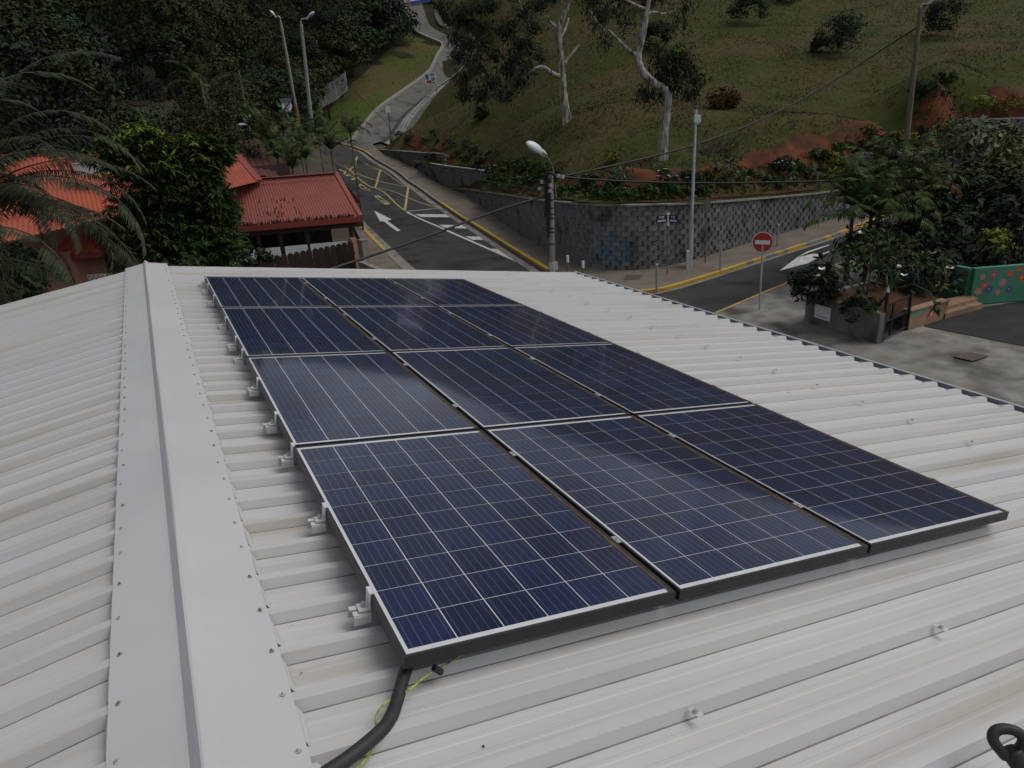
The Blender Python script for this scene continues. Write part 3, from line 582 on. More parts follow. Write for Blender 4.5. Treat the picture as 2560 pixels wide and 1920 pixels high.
for r_ in range(4):
    for c_ in range(3):
        loc = PO+ux*(c_*(PW+PG)+PW/2)-uy*(r_*(PL+PG)+PL/2)
        lab = 'navy blue solar panel %s, in the %s' % (colname[c_], rowname[r_])
        if first is None:
            first = thing('solar_panel', lab, 'solar panel', loc, 'solar panels mounted on the pale roof', (0, TH, 0)); panel_parts(first); o = first
        else:
            o = copy_tree(first); o.location = loc; o['label'] = lab
        PANELS[r_, c_] = o
for (r_, c_), o in PANELS.items():              # each panel has its own line of dust washed down to the lower edge
    q = MB(); x1 = PW/2-.0100; n = 44; rr = random.Random(r_*10+c_)
    top = []; ph = rr.random()*9
    for k in range(n+1):
        y = -PL/2+.012+(PL-.024)*k/n; wv = .006+.013*(.5+.5*mnoise.noise((y*3.1, ph, 0)))+.005*rr.random()
        top.append((x1-wv, y))
    q.add([(x, y, -.0011) for x, y in top]+[(x1, y, -.0011) for x, y in top], [(k, n+1+k, n+2+k, k+1) for k in range(n)])
    q.build('dust_line', M_dirt, o, local=True)
# rails under the panels
for k, (yy) in enumerate([-.33-.0, -1.3]):
    pass
CL_Y = [.30-.33, -.509, -1.114, -2.096, -2.772, -3.157, -3.864, -4.519, -4.989, -5.665, -6.309]
CL_Y[0] = -.12
Mrot = Matrix.Rotation(TH, 4, 'Y')
def clamp_mesh():
    parts = []
    q = MB(); q.box((-.030,.014,-.062), (.070,.020,.007)); q.box((-.030,-.016,-.066), (.056,.026,.007)); q.box((-.030,-.030,-.083), (.056,.004,.030)); q.box((-.030,.024,-.083), (.070,.004,.034)); parts.append(('base_rail', q, M_alu))
    q = MB(); q.box((-.004,0,-.026), (.005,.045,.062)); q.box((-.022,0,-.055), (.036,.045,.006)); q.box((-.001,0,.0045), (.014,.045,.004)); parts.append(('clip', q, M_alu))
    q = MB(); q.tube([(-.022,0,-.052),(-.022,0,-.034)], .0065, 10); q.tube([(-.022,0,-.034),(-.022,0,-.033)], .0035, 6); parts.append(('bolt', q, M_zinc))
    return [(n, m_.mesh(n, mt)) for n, m_, mt in parts]
cm_ = clamp_mesh()
ordn = ['nearest the camera','second from the camera','third from the camera','fourth from the camera','fifth from the camera','sixth from the camera','seventh from the camera','eighth from the camera','third from the far end','second from the far end','farthest from the camera']
for k, y in enumerate(sorted(CL_Y)):
    o = thing('end_clamp', 'white end clamp on the ridge side panel edge, %s' % ordn[k], 'clamp', PO+Vector((0,y,0)), 'end clamps along the ridge side panel edge', (0,TH,0))
    for n, me in cm_: link(n, me, o)
# small silver mid clamps in the gaps between columns, two per panel edge
mc = MB().box((0,0,.0015), (.022,.05,.003)); mc.tube([(0,0,.004),(0,0,.007)], .0045, 8); mcm = mc.mesh('mid_clamp', M_zinc)
for c_ in (1, 2):
    for r_ in range(4):
        for h in (.22, .77):
            p = PO+ux*(c_*(PW+PG)-PG/2)-uy*(r_*(PL+PG)+PL*h)
            o = link('mid_clamp', mcm, None, p, (0,TH,0))
            tag(o, 'silver mid clamp in the %s gap, %s end of the %s' % (('ridge side','gutter side')[c_-1], ('far','near')[h > .5], rowname[r_].split(',')[0]), 'clamp', 'mid clamps between the panel columns')
for r_ in range(4):
    for h in (.22, .77):
        p = PO+ux*(3*PW+2*PG+.004)-uy*(r_*(PL+PG)+PL*h)
        o = link('mid_clamp', mcm, None, p, (0,TH,0)); o.scale = (.5,1,1)
        tag(o, 'silver clamp on the gutter side panel edge, %s end of the %s' % (('far','near')[h > .5], rowname[r_].split(',')[0]), 'clamp', 'edge clamps on the gutter side')
# dark rails below the array
q = MB()
for y in sorted(CL_Y)[::1]:
    a = PO+ux*.03+uy*y-un*.055; b = PO+ux*(3*PW)+uy*y-un*.055; q.beam(a, b, .035, .022)
q.single('mounting_rails', M_frame, 'dark mounting rails in the shadow under the solar panels', 'rails')
# conduit and earth wire leaving the near corner
def onroof(x, y, h): return (x, y, rz(x)+h)
cp = smooth([onroof(.14,-6.50,.055), onroof(.05,-6.57,.06), onroof(-.0,-6.63,.050), onroof(-.045,-6.71,.040), onroof(-.095,-6.79,.038), onroof(-.16,-6.842,.048), onroof(-.235,-6.885,.050), onroof(-.31,-6.925,.062), (-.40,-6.98,rz(-.4)+.065)], 3)
cp = [np.array(p) for p in resample(cp, .006)]
q = MB(); q.tube(cp, [.0185+.0011*((i//1) % 2) for i in range(len(cp))], 12)
q.single('conduit', M_rubber, 'black corrugated conduit snaking from the near panel corner to the ridge cap', 'cable', smooth=True)
ew = smooth([onroof(.22,-6.60,.05), onroof(.13,-6.64,.052), onroof(.06,-6.66,.050), onroof(-.01,-6.70,.045), onroof(-.085,-6.72,.045), onroof(-.125,-6.76,.05), onroof(-.135,-6.81,.035), onroof(-.16,-6.86,.03), onroof(-.22,-6.91,.035), onroof(-.27,-6.94,.04)], 3)
q = MB(); q.tube(ew, .0032, 6); q.single('earth_wire', M_ygw, 'thin yellow and green earth wire beside the black conduit', 'wire', smooth=True)
q = MB(); q.tube([onroof(.085,-6.652,.062), onroof(.105,-6.655,.040)], .011, 8); q.single('cable_tie', M_rubber, 'black clip around the yellow wire at the panel corner', 'clip')
q = MB(); q.box((-.335,-6.93,rz(-.335)+.062), (.10,.055,.006), rz=.5); q.box((-.375,-6.955,rz(-.36)+.05), (.012,.055,.03), rz=.5); q.single('conduit_saddle', M_cap, 'pale metal saddle where the conduit enters the ridge cap', 'bracket')
# dark looped strap end in the near right corner
lc = Vector((1.385, -7.552, 4.83)); e1 = Vector((.89,-.45,-.04)); e2 = Vector((.15,.30,.94)); e3 = Vector((-.41,-.84,.34))
lp_ = [(-.2,-1.45),(-.62,-.8),(-.98,-.2),(-1.05,.35),(-.72,.85),(-.1,1.05),(.55,.95),(1.0,.5),(1.1,-.1),(.95,-.75),(.75,-1.2)]
s_ = .038
lp3 = [lc+e1*(a*s_)+e2*(b*s_*.78)+e3*(.006*math.sin(i*1.1)) for i, (a, b) in enumerate(lp_)]
q = MB(); q.tube(smooth(lp3, 2), .0145, 12); q.tube(smooth([lc+e1*(.25*s_)-e2*(.75*s_), lc+e1*(.75*s_)-e2*(1.7*s_), lc+e1*(2.0*s_)-e2*(3.1*s_), lc+e1*(4*s_)-e2*(5*s_)-e3*.05], 2), .026, 12)
M_loop = mat('dark brown webbing', (.022,.016,.016), (.014,.013,.014), 30, rough=.6)
o = q.single('strap_loop', M_loop, 'dark brown looped strap end in the near right corner of the roof', 'strap', smooth=True)
# leaf litter on the roof
lit = MB()
for i in range(70):
    x = random.uniform(-5, 5); y = random.uniform(-7.4, 1.3)
    if x > -.05 and x < 3.1 and -6.75 < y < .05: continue
    zf = rz if x > XR else lz; zz = zf(x)+(.042 if -.777 < x < -.312 else .003); a = random.uniform(0, PI); l = random.uniform(.003,.012); b = l*random.uniform(.25,.6)
    d1 = Vector((math.cos(a)*l, math.sin(a)*l, 0)); d2 = Vector((-math.sin(a)*b, math.cos(a)*b, 0)); c = Vector((x, y, zz))
    if min(abs((y-r0_+PITCH/2) % PITCH-PITCH/2) for r0_ in (Y0,)) < .045: continue
    tt = Vector((0,0,-math.tan(TH) if x > XR else math.tan(TL)))
    lit.add([c-d1+tt*(-d1.x)*-1*0, c+d2+Vector((0,0,.002)), c+d1, c-d2+Vector((0,0,.002))], [(0,1,2,3)])
lit.single('leaf_litter', M_bark, 'tiny brown leaf bits scattered over the pale roof', 'leaf litter', kind='stuff')
# ------------------------------------------------------------------ retaining walls of split faced blocks
def graffiti_block_mat():
    m = mat('grey split face block', (.185,.185,.182), (.14,.141,.142), 3, rough=.95, bump=.6, bscale=22, obr=.14, dirt=((.045,.045,.044), 1.1, .55, .72))
    t = m.node_tree; N = t.nodes; K = t.links; b = N['Principled BSDF']; src = b.inputs['Base Color'].links[0].from_socket
    P0 = Vector(GRAF0); U = (Vector(GRAF1)-P0); ln = U.length; U.normalize()
    pos = N.new('ShaderNodeNewGeometry').outputs['Position']
    def M_(op, a, b_=None):
        q = N.new('ShaderNodeMath'); q.operation = op
        for i, v in enumerate((a, b_)):
            if v is None: continue
            if hasattr(v, 'is_linked'): K.new(v, q.inputs[i])
            else: q.inputs[i].default_value = v
        return q.outputs[0]
    nz = N.new('ShaderNodeTexNoise'); nz.inputs['Scale'].default_value = 5; K.new(pos, nz.inputs['Vector']); wob = M_('MULTIPLY', M_('SUBTRACT', nz.outputs['Fac'], .5), .12)
    d0 = N.new('ShaderNodeVectorMath'); d0.operation = 'SUBTRACT'; K.new(pos, d0.inputs[0]); d0.inputs[1].default_value = P0
    d1 = N.new('ShaderNodeVectorMath'); d1.operation = 'DOT_PRODUCT'; K.new(d0.outputs[0], d1.inputs[0]); d1.inputs[1].default_value = (U.x, U.y, 0)
    sp = N.new('ShaderNodeSeparateXYZ'); K.new(d0.outputs[0], sp.inputs[0])
    u = M_('ADD', d1.outputs['Value'], wob); v = M_('ADD', sp.outputs[2], wob)
    tot = None
    W_, H_ = ln, .95
    for (ax, ay, bx, by, r) in GRAF:
        ax, bx = ax*W_, bx*W_; ay, by = ay*H_, by*H_; dx, dy = bx-ax, by-ay; l2 = dx*dx+dy*dy
        h = M_('DIVIDE', M_('ADD', M_('MULTIPLY', M_('SUBTRACT', u, ax), dx), M_('MULTIPLY', M_('SUBTRACT', v, ay), dy)), l2)
        h = M_('MINIMUM', M_('MAXIMUM', h, 0), 1)
        ex = M_('SUBTRACT', M_('SUBTRACT', u, ax), M_('MULTIPLY', h, dx)); ey = M_('SUBTRACT', M_('SUBTRACT', v, ay), M_('MULTIPLY', h, dy))
        ds = M_('SQRT', M_('ADD', M_('MULTIPLY', ex, ex), M_('MULTIPLY', ey, ey)))
        k = M_('LESS_THAN', ds, r); tot = k if tot is None else M_('MAXIMUM', tot, k)
    n2 = N.new('ShaderNodeTexNoise'); n2.inputs['Scale'].default_value = 9; K.new(pos, n2.inputs['Vector'])
    tot = M_('MULTIPLY', tot, M_('MINIMUM', M_('MULTIPLY', n2.outputs['Fac'], 1.3), .8))
    x = N.new('ShaderNodeMix'); x.data_type = 'RGBA'; K.new(tot, x.inputs[0]); K.new(src, x.inputs[6]); x.inputs[7].default_value = (.035,.16,.26,1); K.new(x.outputs[2], b.inputs['Base Color'])
    return m
GRAF0, GRAF1 = (16.427,17.374,0.550), (17.348,16.455,0.550)
GRAF = [(.03,.95,.16,.35,.07),(.16,.35,.30,.10,.07),(.30,.10,.38,.42,.06),(.38,.42,.50,.70,.06),(.35,1.0,.60,1.05,.06),(.60,.82,1.0,.62,.07),(1.0,.62,.98,.05,.06),(.98,.05,.52,-.05,.06),(.52,-.05,.50,.30,.05),(.5,.3,.75,.36,.05),(.04,.18,.2,-.02,.05)]
M_block = graffiti_block_mat()
M_coping = mat('pale wall coping', (.30,.30,.28), (.22,.22,.21), 3, rough=.9)
def block_mesh(seed):
    rr = random.Random(seed); w_, h_, d_ = .44, .194, .26
    j = lambda a: rr.uniform(-a, a)
    c0, c1 = -w_/2+rr.uniform(.015,.13), w_/2-rr.uniform(.015,.13); e0, e1 = rr.uniform(.03,.13), rr.uniform(.03,.13)
    f = [(-w_/2+.004,e0),(c0,j(.02)),(c1,j(.02)),(w_/2-.004,e1),(w_/2-.004,d_),(-w_/2+.004,d_)]   # plan, front toward -y
    q = MB(); q.add([(x+j(.004), y+(j(.012) if i < 4 else 0), 0) for i, (x, y) in enumerate(f)]+[(x+j(.004), y+(j(.012) if i < 4 else 0), h_) for i, (x, y) in enumerate(f)],
                    [(0,1,7,6),(1,2,8,7),(2,3,9,8),(3,4,10,9),(4,5,11,10),(5,0,6,11),(6,7,8,9,10,11)]); return q
BLK = [block_mesh(i) for i in range(18)]
BLKM = [b.mesh('block', M_block) for b in BLK]
def block_wall(name, line, label, budget, coping=True, cat='retaining wall', step=.45):
    # line: (x, y, zbase, ztop) front face along the wall, left to right as seen from the street
    P = np.array(resample(line, .05)); d = np.concatenate([[0], np.cumsum(np.hypot(*np.diff(P[:,:2], axis=0).T))]); Ltot = d[-1]
    mid = P[len(P)//2]; root = thing(name, label, cat, (float(mid[0]), float(mid[1]), float(mid[2])))
    at_ = lambda t: np.array([np.interp(t, d, P[:,k]) for k in range(4)])
    spots = []
    zmaxdrop = max(P[:,3]-P[:,2])
    for row in range(int(zmaxdrop/.2)+2):
        t = (step/2 if row % 2 else 0)+.02
        while t < Ltot:
            p = at_(t); a = at_(max(0,t-.2)); b = at_(min(Ltot,t+.2)); T = (b-a)[:2]; T /= np.linalg.norm(T)
            z = p[3]-.06-.2*(row+1)
            if z > p[2]-.19:
                inn = np.array((-T[1], T[0])); sb = .012*(-row)+.012*(zmaxdrop/.2)
                q = p[:2]+inn*(sb*.6-.05)
                spots.append((q[0], q[1], z, math.atan2(T[1], T[0])+random.uniform(-.03,.03), math.hypot(q[0]-CAM.x, q[1]-CAM.y)))
            t += step
    spots.sort(key=lambda s_: s_[4]); ro = ORG[root]
    for k, (x, y, z, a, _) in enumerate(spots[:budget]):
        link('block', random.choice(BLKM), root, (x-ro.x, y-ro.y, z-ro.z), (0,0,a))
    if len(spots) > budget:
        mb = MB()
        for (x, y, z, a, _) in spots[budget:]:
            B_ = random.choice(BLK); c_, s_ = math.cos(a), math.sin(a)
            mb.add([(x+v[0]*c_-v[1]*s_, y+v[0]*s_+v[1]*c_, z+v[2]) for v in B_.V], B_.F)
        o = mb.build('blocks', M_block, root); o['kind'] = 'stuff'
    if coping:
        C_ = [at_(t) for t in np.arange(0, Ltot, .4)]+[at_(Ltot)]
        O0, O1 = offset(C_, .035), offset(C_, -.24); n = len(C_); mb = MB()
        vs = [(*O0[i], C_[i][3]-.06) for i in range(n)]+[(*O1[i], C_[i][3]-.06) for i in range(n)]+[(*O0[i], C_[i][3]+.012) for i in range(n)]+[(*O1[i], C_[i][3]+.012) for i in range(n)]
        fs = []
        for i in range(n-1): fs += [(2*n+i, 2*n+i+1, 3*n+i+1, 3*n+i), (i, i+1, 2*n+i+1, 2*n+i), (n+i+1, n+i, 3*n+i, 3*n+i+1)]
        mb.add(vs, fs); mb.build('coping', M_coping, root)
    # dark earth core behind the blocks so that no gap shows through
    mb = MB(); C_ = [at_(t) for t in np.arange(0, Ltot, .5)]+[at_(Ltot)]; O = offset(C_, -.20); n = len(C_)
    mb.add([(*O[i], C_[i][2]-.3) for i in range(n)]+[(*O[i], max(C_[i][3]-.08, Hz(*O[i])+.03)) for i in range(n)], [(i, i+1, n+i+1, n+i) for i in range(n-1)]); mb.build('backing', M_mulch, root)
    return root
wl_s = smooth(WALL, 2)
block_wall('retaining_wall', wl_s, 'long curved grey block retaining wall round the street corner with blue graffiti', 300)
W2_ = [(*p[:3], 0) for p in [(24.035,62.532,1.925),(23.312,55.988,1.277),(22.673,50.842,0.853)]]
z2 = 2.6
w2 = [(p[0]+.05, p[1], p[2], z2) for p in W2_]+[(*(22.512,45.633,2.014)[:2], 1.0, z2), (*(22.109,40.563,2.437)[:2], 1.2, z2)]
block_wall('retaining_wall', smooth(w2, 1), 'middle stepped grey block wall left of the long curved wall', 150)
W3_ = [(24.366,74.849,3.235),(24.170,68.309,2.514)]
w3 = [(p[0]+.05, p[1], p[2], 3.45) for p in W3_]+[(*(24.112,62.577,2.446)[:2], 1.9, 3.4), (*(24.147,54.575,2.869)[:2], 2.0, 3.4)]
block_wall('retaining_wall', smooth(w3, 1), 'uppermost stepped grey block wall at the foot of the uphill path', 150)
def rw(a, b, c, zt, dz):
    L_ = []
    for p in (a, b, c): L_.append((p[0], p[1], p[2]-dz, p[2]))
    return L_
block_wall('retaining_wall', rw((32.772,18.437,3.412), (34.855,17.022,3.297), (39.049,15.376,3.182), 0, 1.7), 'short grey block wall behind the leaning pole on the right slope', 160)
block_wall('retaining_wall', rw((39.807,17.932,4.647), (41.610,16.938,4.545), (46.030,15.135,4.391), 0, 1.6), 'highest short grey block wall at the right edge of the slope', 140)

# ------------------------------------------------------------------ poles, lamps, cables
M_wood = mat('weathered pole timber', (.20,.165,.13), (.13,.11,.09), 3, rough=.9, bump=.3, bscale=20, stretch=(4,4,.5))
M_polegrey = mat('grey painted pole', (.24,.25,.27), (.19,.20,.22), 2, rough=.6)
M_concpole = mat('pale concrete pole', (.36,.35,.32), (.27,.26,.24), 2, rough=.85)
M_lamp = mat('white lamp housing', (.62,.68,.69), (.55,.61,.63), 3, rough=.45)
M_lampg = mat('grey lamp underside', (.30,.36,.37), rough=.5)
M_lampc = mat('pale green grey lamp collar', (.40,.47,.46), rough=.5)
M_cable = mat('black cable sheath', (.012,.012,.014), rough=.6)
M_brown = mat('brown painted pipe', (.24,.17,.10), (.16,.11,.07), 5, rough=.7)
M_red = mat('red sign film', (.42,.03,.025), rough=.4, spec=.5)
M_signw = mat('white sign film', (.72,.72,.70), rough=.45)
M_signback = mat('dark grey sign back', (.055,.055,.058), rough=.5)
M_blue = mat('navy street plate', (.012,.014,.045), rough=.4)
M_black = mat('black paint', (.012,.012,.013), rough=.5)
def lamp_head(mb_parent, c, dirv, length, up=Vector((0,0,1)), wid=.30):
    # cobra head: half egg housing with a bowl below
    d = Vector(dirv).normalized(); s_ = d.cross(up).normalized(); u = s_.cross(d)
    # egg shaped housing with a flat belly, a squared collar where it meets the arm, and a shallow glass bowl below
    q = MB(); a_, b_, h_ = length*.44, wid*.5, wid*.40; mid = Vector(c)+d*(length*.58)
    q.ball((0,0,0), 1, 18, 12)
    q.V = [tuple(mid+d*(v[0]*a_)+s_*(v[1]*b_*(1-.22*max(0,-v[0])))+u*(max(v[2], -.18)*h_)) for v in q.V]
    k0 = Vector(c)+d*(length*.10)
    M3 = Matrix((d, s_, u)).transposed(); q.box(k0+u*.02, (length*.22, wid*.52, wid*.36), M=M3, mi=2); q.tube([Vector(c)-d*.08, k0], wid*.15, 10, 1)
    h = q.build('lamp_head', [M_lamp, M_lampg, M_lampc], mb_parent, smooth=False)
    h.data.polygons.foreach_set('use_smooth', [len(f.vertices) < 5 and f.material_index == 0 for f in h.data.polygons])
    b = MB(); b.ball((0,0,0), 1, 12, 8); b.V = [tuple(mid+d*(v[0]*a_*.7)+s_*(v[1]*b_*.75)+u*(min(v[2],0)*h_*.6-h_*.17)) for v in b.V]; b.build('lamp_bowl', M_lampg, h, smooth=True)
    return h
# the corner utility pole with its lamp arm
PB = Vector((14.459,18.166,0.000)); PT_ = Vector((14.458,17.992,4.085))
pole = thing('utility_pole', 'slim banded utility pole at the street corner with a lamp arm and black cable bundles', 'utility pole', PB)
q = MB(); q.tube([PB, PB.lerp(PT_,.5), PT_], [.125,.11,.095], 10); q.build('pole_shaft', M_concpole, pole)
q = MB()
for t in (.30,.42,.46,.56,.60,.66,.74,.84): p = PB.lerp(PT_, t); q.tube([p-Vector((0,0,.035)), p+Vector((0,0,.035))], .128-.03*t+.004, 10)
q.build('band', M_iron, pole)
q = MB(); q.box(PB+Vector((.02,-.06,.22)), (.30,.24,.44), rz=.4); q.build('base_box', M_alu, pole)
A0 = Vector((14.569,17.813,3.099)); A1 = Vector((14.522,17.840,4.086)); A2 = Vector((14.354,17.706,4.427)); A3 = Vector((14.104,17.502,4.682)); A4 = Vector((13.807,17.325,4.883))
q = MB(); q.tube(smooth([A0, A0.lerp(A1,.5), A1, A2, A3, A4], 2), .034, 8); q.build('lamp_arm', M_brown, pole, smooth=True)
lh = Vector((12.942,16.883,5.294)); lamp_head(pole, A4, lh-A4, (lh-A4).length*1.12, up=Vector((-.36,-.62,.70)), wid=.50)
q = MB()
for a, b, r in (((14.254,17.877,3.892),(14.140,17.940,1.789),.045),((14.304,17.849,3.925),(14.181,17.917,1.558),.05),((14.217,18.012,3.780),(14.144,18.052,2.344),.04)):
    q.tube(smooth([a, Vector(a).lerp(Vector(b),.5)+Vector((.03,.0,0)), b], 2), r, 7)
q.tube(smooth([(14.137,17.942,3.828), (14.180,17.804,4.082), (14.279,17.633,4.152), (14.467,17.641,3.991), (14.526,17.723,3.766)], 2), .06, 8)
q.build('cable_bundle', M_cable, pole, smooth=True)
for c in ((14.580,17.577,3.984), (14.706,17.503,3.940), (14.054,17.988,3.779), (13.961,18.038,3.531), (14.244,17.653,3.652), (14.220,17.667,3.437)): MB().box(c, (.16,.10,.13), rz=.5).build('clamp_sleeve', M_zinc, pole)
def sag(pts, n=14): return smooth(pts, 3)
def cable(pts, r, label, n='overhead_cable', m=None, bead=False):
    P = smooth([Vector(p) for p in pts], 3); q = MB(); q.tube(P, r, 6); return q.single(n, m or M_cable, label, 'cable', smooth=True)
cable([(14.483,17.632,3.972), (16.691,16.963,3.618), (19.827,15.851,3.285), (23.300,13.945,3.090), (26.788,11.283,3.058), (29.911,8.195,3.202)], .042, 'thick black overhead cable running right from the corner pole past the palms')
cable([(14.481,17.633,3.919), (16.343,17.790,4.053), (19.393,18.107,4.274), (22.500,18.172,4.678), (25.608,18.022,5.387), (29.044,18.038,6.463), (32.280,17.288,8.125), (32.725,15.871,8.950)], .038, 'black overhead cable rising from the corner pole to the tall leaning pole')
cable([(14.113,17.955,3.210), (13.277,17.837,3.124), (11.416,17.413,2.915), (9.183,16.725,2.593), (7.494,16.048,2.408), (5.210,15.030,2.233), (3.508,14.156,2.120)], .045, 'thick black overhead cable dropping left from the corner pole across the road')
cable([(13.993,18.021,3.511), (13.911,19.198,3.486), (14.301,23.461,3.453), (15.624,32.675,3.481), (16.868,42.861,3.768)], .03, 'short thin black cable stub left of the corner pole head')
# tall grey steel pole with a white box
SB = Vector((18.724,14.424,0.000)); ST = Vector((20.660,16.588,6.111))
sp = thing('street_pole', 'tall plain grey steel pole with a white box near its top', 'pole', SB)
q = MB(); q.tube([SB, SB.lerp(ST,.28), SB.lerp(ST,.285), ST], [.11,.105,.075,.055], 12); q.build('pole_shaft', M_polegrey, sp)
bc = Vector((20.574,16.399,5.770)); q = MB(); q.box(bc, (.24,.20,.30), rz=-.4); q.box(bc-Vector((0,0,.18)), (.16,.12,.08), rz=-.4); q.build('white_box', M_lamp, sp)
q = MB(); q.box(SB+Vector((-.16,-.06,.45)), (.10,.16,.85), rz=-.5); q.build('base_hatch', M_alu, sp)
# two concrete lamp posts at the left
def lamp_post(bot, top, head, label, r0=.15, r1=.09, base_orange=0, arm=None, m=None):
    B_, T_, Hd = Vector(bot), Vector(top), Vector(head); o = thing('lamp_post', label, 'lamp post', B_, 'tall lamp posts')
    q = MB(); q.tube([B_, T_], [r0, r1], 8); q.build('pole_shaft', m or M_concpole, o)
    if base_orange: q = MB(); q.tube([B_.lerp(T_,.02), B_.lerp(T_,base_orange)], r0+.012, 8); q.build('painted_band', mat('faded orange paint', (.32,.12,.05), rough=.8), o)
    d = (Hd-T_); a1 = T_+Vector((0,0,d.z*.6)); q = MB(); q.tube(smooth([T_-Vector((0,0,.3)), T_, a1, T_+d*.55], 2), .045, 6); q.build('lamp_arm', M_zinc, o)
    lamp_head(o, T_+d*.5, d+Vector((0,0,.1)), max(.6, d.length*.62), wid=.34); return o
lamp_post((13.488,62.342,6.369), (12.944,60.410,14.743), (12.267,60.538,15.530), 'lamp post left of the white house with an orange painted foot', .15,.10, .22)
lamp_post((12.460,52.346,5.464), (12.521,50.798,13.456), (13.344,50.099,14.032), 'slightly taller bare concrete lamp post right of the orange footed one', .17,.11)
RB = Vector((33.681,16.258,2.919)); RT = Vector((32.775,15.803,9.774))
lamp_post(RB-Vector((0,0,1.2)), RT, (32.976,15.179,9.984), 'tall leaning timber lamp post in front of the right block wall', .15,.095, m=M_wood)
cable([(12.499,50.803,12.904), (14.707,51.826,10.402), (17.019,53.279,8.287), (19.761,55.590,6.239), (20.751,58.424,5.269)], .022, 'thin guy wire slanting down from the bare lamp post to the path', 'guy_wire')
q = MB(); a, b = Vector((4.819,49.457,7.369)), Vector((4.674,48.466,9.902)); q.tube([a-Vector((0,0,1)), b], [.09,.07], 7); q.single('pole', M_concpole, 'short pale pole standing among the palms at the upper left', 'pole')
q = MB(); a, b = Vector((7.629,51.153,7.432)), Vector((7.481,50.164,10.423)); q.tube([a-Vector((0,0,1)), b], [.09,.06], 7); q.single('pole', M_wood, 'thin dark pole behind the small white box at the upper left', 'pole')
q = MB(); c = Vector((7.390,49.167,7.212)); q.box(c, (.55,.35,.62), rz=.3); q.box(c+Vector((-.35,.02,-.35)), (.9,.4,.14), rz=.3); q.single('white_box', M_signw, 'small white box glimpsed among dark foliage beside the thin dark pole', 'box')

# ------------------------------------------------------------------ signs and bollards
def disc(mb, c, nrm, r, th, mi=0, n=28, ry=None):
    nrm = Vector(nrm).normalized(); s_ = nrm.cross(Vector((0,0,1))).normalized(); u = s_.cross(nrm); c = Vector(c); ry = ry or r
    mb.prism([c+s_*(math.cos(2*PI*k/n)*r)+u*(math.sin(2*PI*k/n)*ry) for k in range(n)], nrm*th, mi)
def plate(mb, c, nrm, w_, h_, th, mi=0):
    nrm = Vector(nrm).normalized(); s_ = Vector((0,0,1)).cross(nrm).normalized(); u = nrm.cross(s_); c = Vector(c)
    mb.prism([c-s_*w_/2-u*h_/2, c+s_*w_/2-u*h_/2, c+s_*w_/2+u*h_/2, c-s_*w_/2+u*h_/2], nrm*th, mi); return s_, u
def text_mesh(txt, c, nrm, size, m, name, parent, squash=1):
    cu_ = bpy.data.curves.new(name, 'FONT'); cu_.body = txt; cu_.size = size; cu_.align_x = 'CENTER'; cu_.align_y = 'CENTER'; cu_.offset = .004
    o = bpy.data.objects.new(name, cu_); COL.objects.link(o); dg = bpy.context.evaluated_depsgraph_get(); me = bpy.data.meshes.new_from_object(o.evaluated_get(dg)); bpy.data.objects.remove(o)
    nrm = Vector(nrm).normalized(); s_ = Vector((0,0,1)).cross(nrm).normalized(); u = nrm.cross(s_); org = ORG[parent]
    for v in me.vertices: p = Vector(c)+s_*v.co.x*squash+u*v.co.y; v.co = p-org
    me.materials.append(m); return link(name, me, parent)
NB = Vector((16.425,8.255,0.100)); NC = Vector((16.619,8.486,2.192)); toc = (CAM-NC); toc.z = 0; toc.normalize(); toc = (toc+Vector((-.25,.1,0))).normalized()
ns_ = thing('no_entry_sign', 'red round no entry sign with a white bar on a thin grey post', 'road sign', NB)
q = MB(); q.tube([NB-Vector((0,0,.05)), NC-Vector((0,0,-.1))-toc*.03], .03, 8); q.build('post', M_zinc, ns_)
q = MB(); disc(q, NC, toc, .335, .015, 0); disc(q, NC-toc*.004, toc, .345, .003, 1); q.build('sign_disc', [M_red, M_signback], ns_)
q = MB(); disc(q, NC+toc*.0155, toc, .33, .001, 0, 32); q.build('white_rim', M_signw, ns_)
q = MB(); disc(q, NC+toc*.017, toc, .305, .001, 0, 32); q.build('red_face', M_red, ns_)
q = MB(); plate(q, NC+toc*.0185, toc, .46, .125, .0015); q.build('white_bar', M_signw, ns_)
# street name post with two plates
TT = Vector((17.422,14.199,2.447)); TB = Vector((TT.x, TT.y, .1)); tp = thing('street_name_post', 'thin post with two navy street name plates in front of the curved block wall', 'street sign', TB)
q = MB(); q.tube([TB, TT-Vector((0,0,.55))], .028, 7); q.build('post', M_brown, tp)
q = MB(); q.tube([TT-Vector((0,0,.42)), TT+Vector((0,0,.05))], .055, 10); q.build('post_cap', M_lamp, tp)
tc_ = (CAM-TT); tc_.z = 0; tc_.normalize(); sd_ = Vector((-tc_.y, tc_.x, 0))
for s_, ang in ((1, .75), (-1, -.45)):
    dirn = (sd_*s_*math.cos(ang)+tc_*math.sin(abs(ang))*.9).normalized() if s_ < 0 else (sd_*math.cos(ang)+tc_*math.sin(ang)).normalized()
    dirn = (Matrix.Rotation(0,3,'Z')@dirn)
    nn = Vector((dirn.y, -dirn.x, 0)); nn = nn if nn.dot(tc_) > 0 else -nn
    c = TT+dirn*.27-Vector((0,0,.16)); q = MB(); plate(q, c, nn, .44, .29, .012); pl = q.build('name_plate', M_blue, tp)
    text_mesh('RUE', c+nn*.014+Vector((0,0,.07)), nn, .11, M_signw, 'lettering', tp)
    q = MB(); s2 = Vector((0,0,1)).cross(nn).normalized()
    for k in range(7):                                   # the second line is not legible in the photograph: letter sized strokes only
        q.box(c+nn*.0135+s2*(-.15+k*.05)-Vector((0,0,.06)), (.036,.002,.075), M=Matrix((s2, nn, Vector((0,0,1)))).transposed())
    q.build('lettering', M_signw, tp)
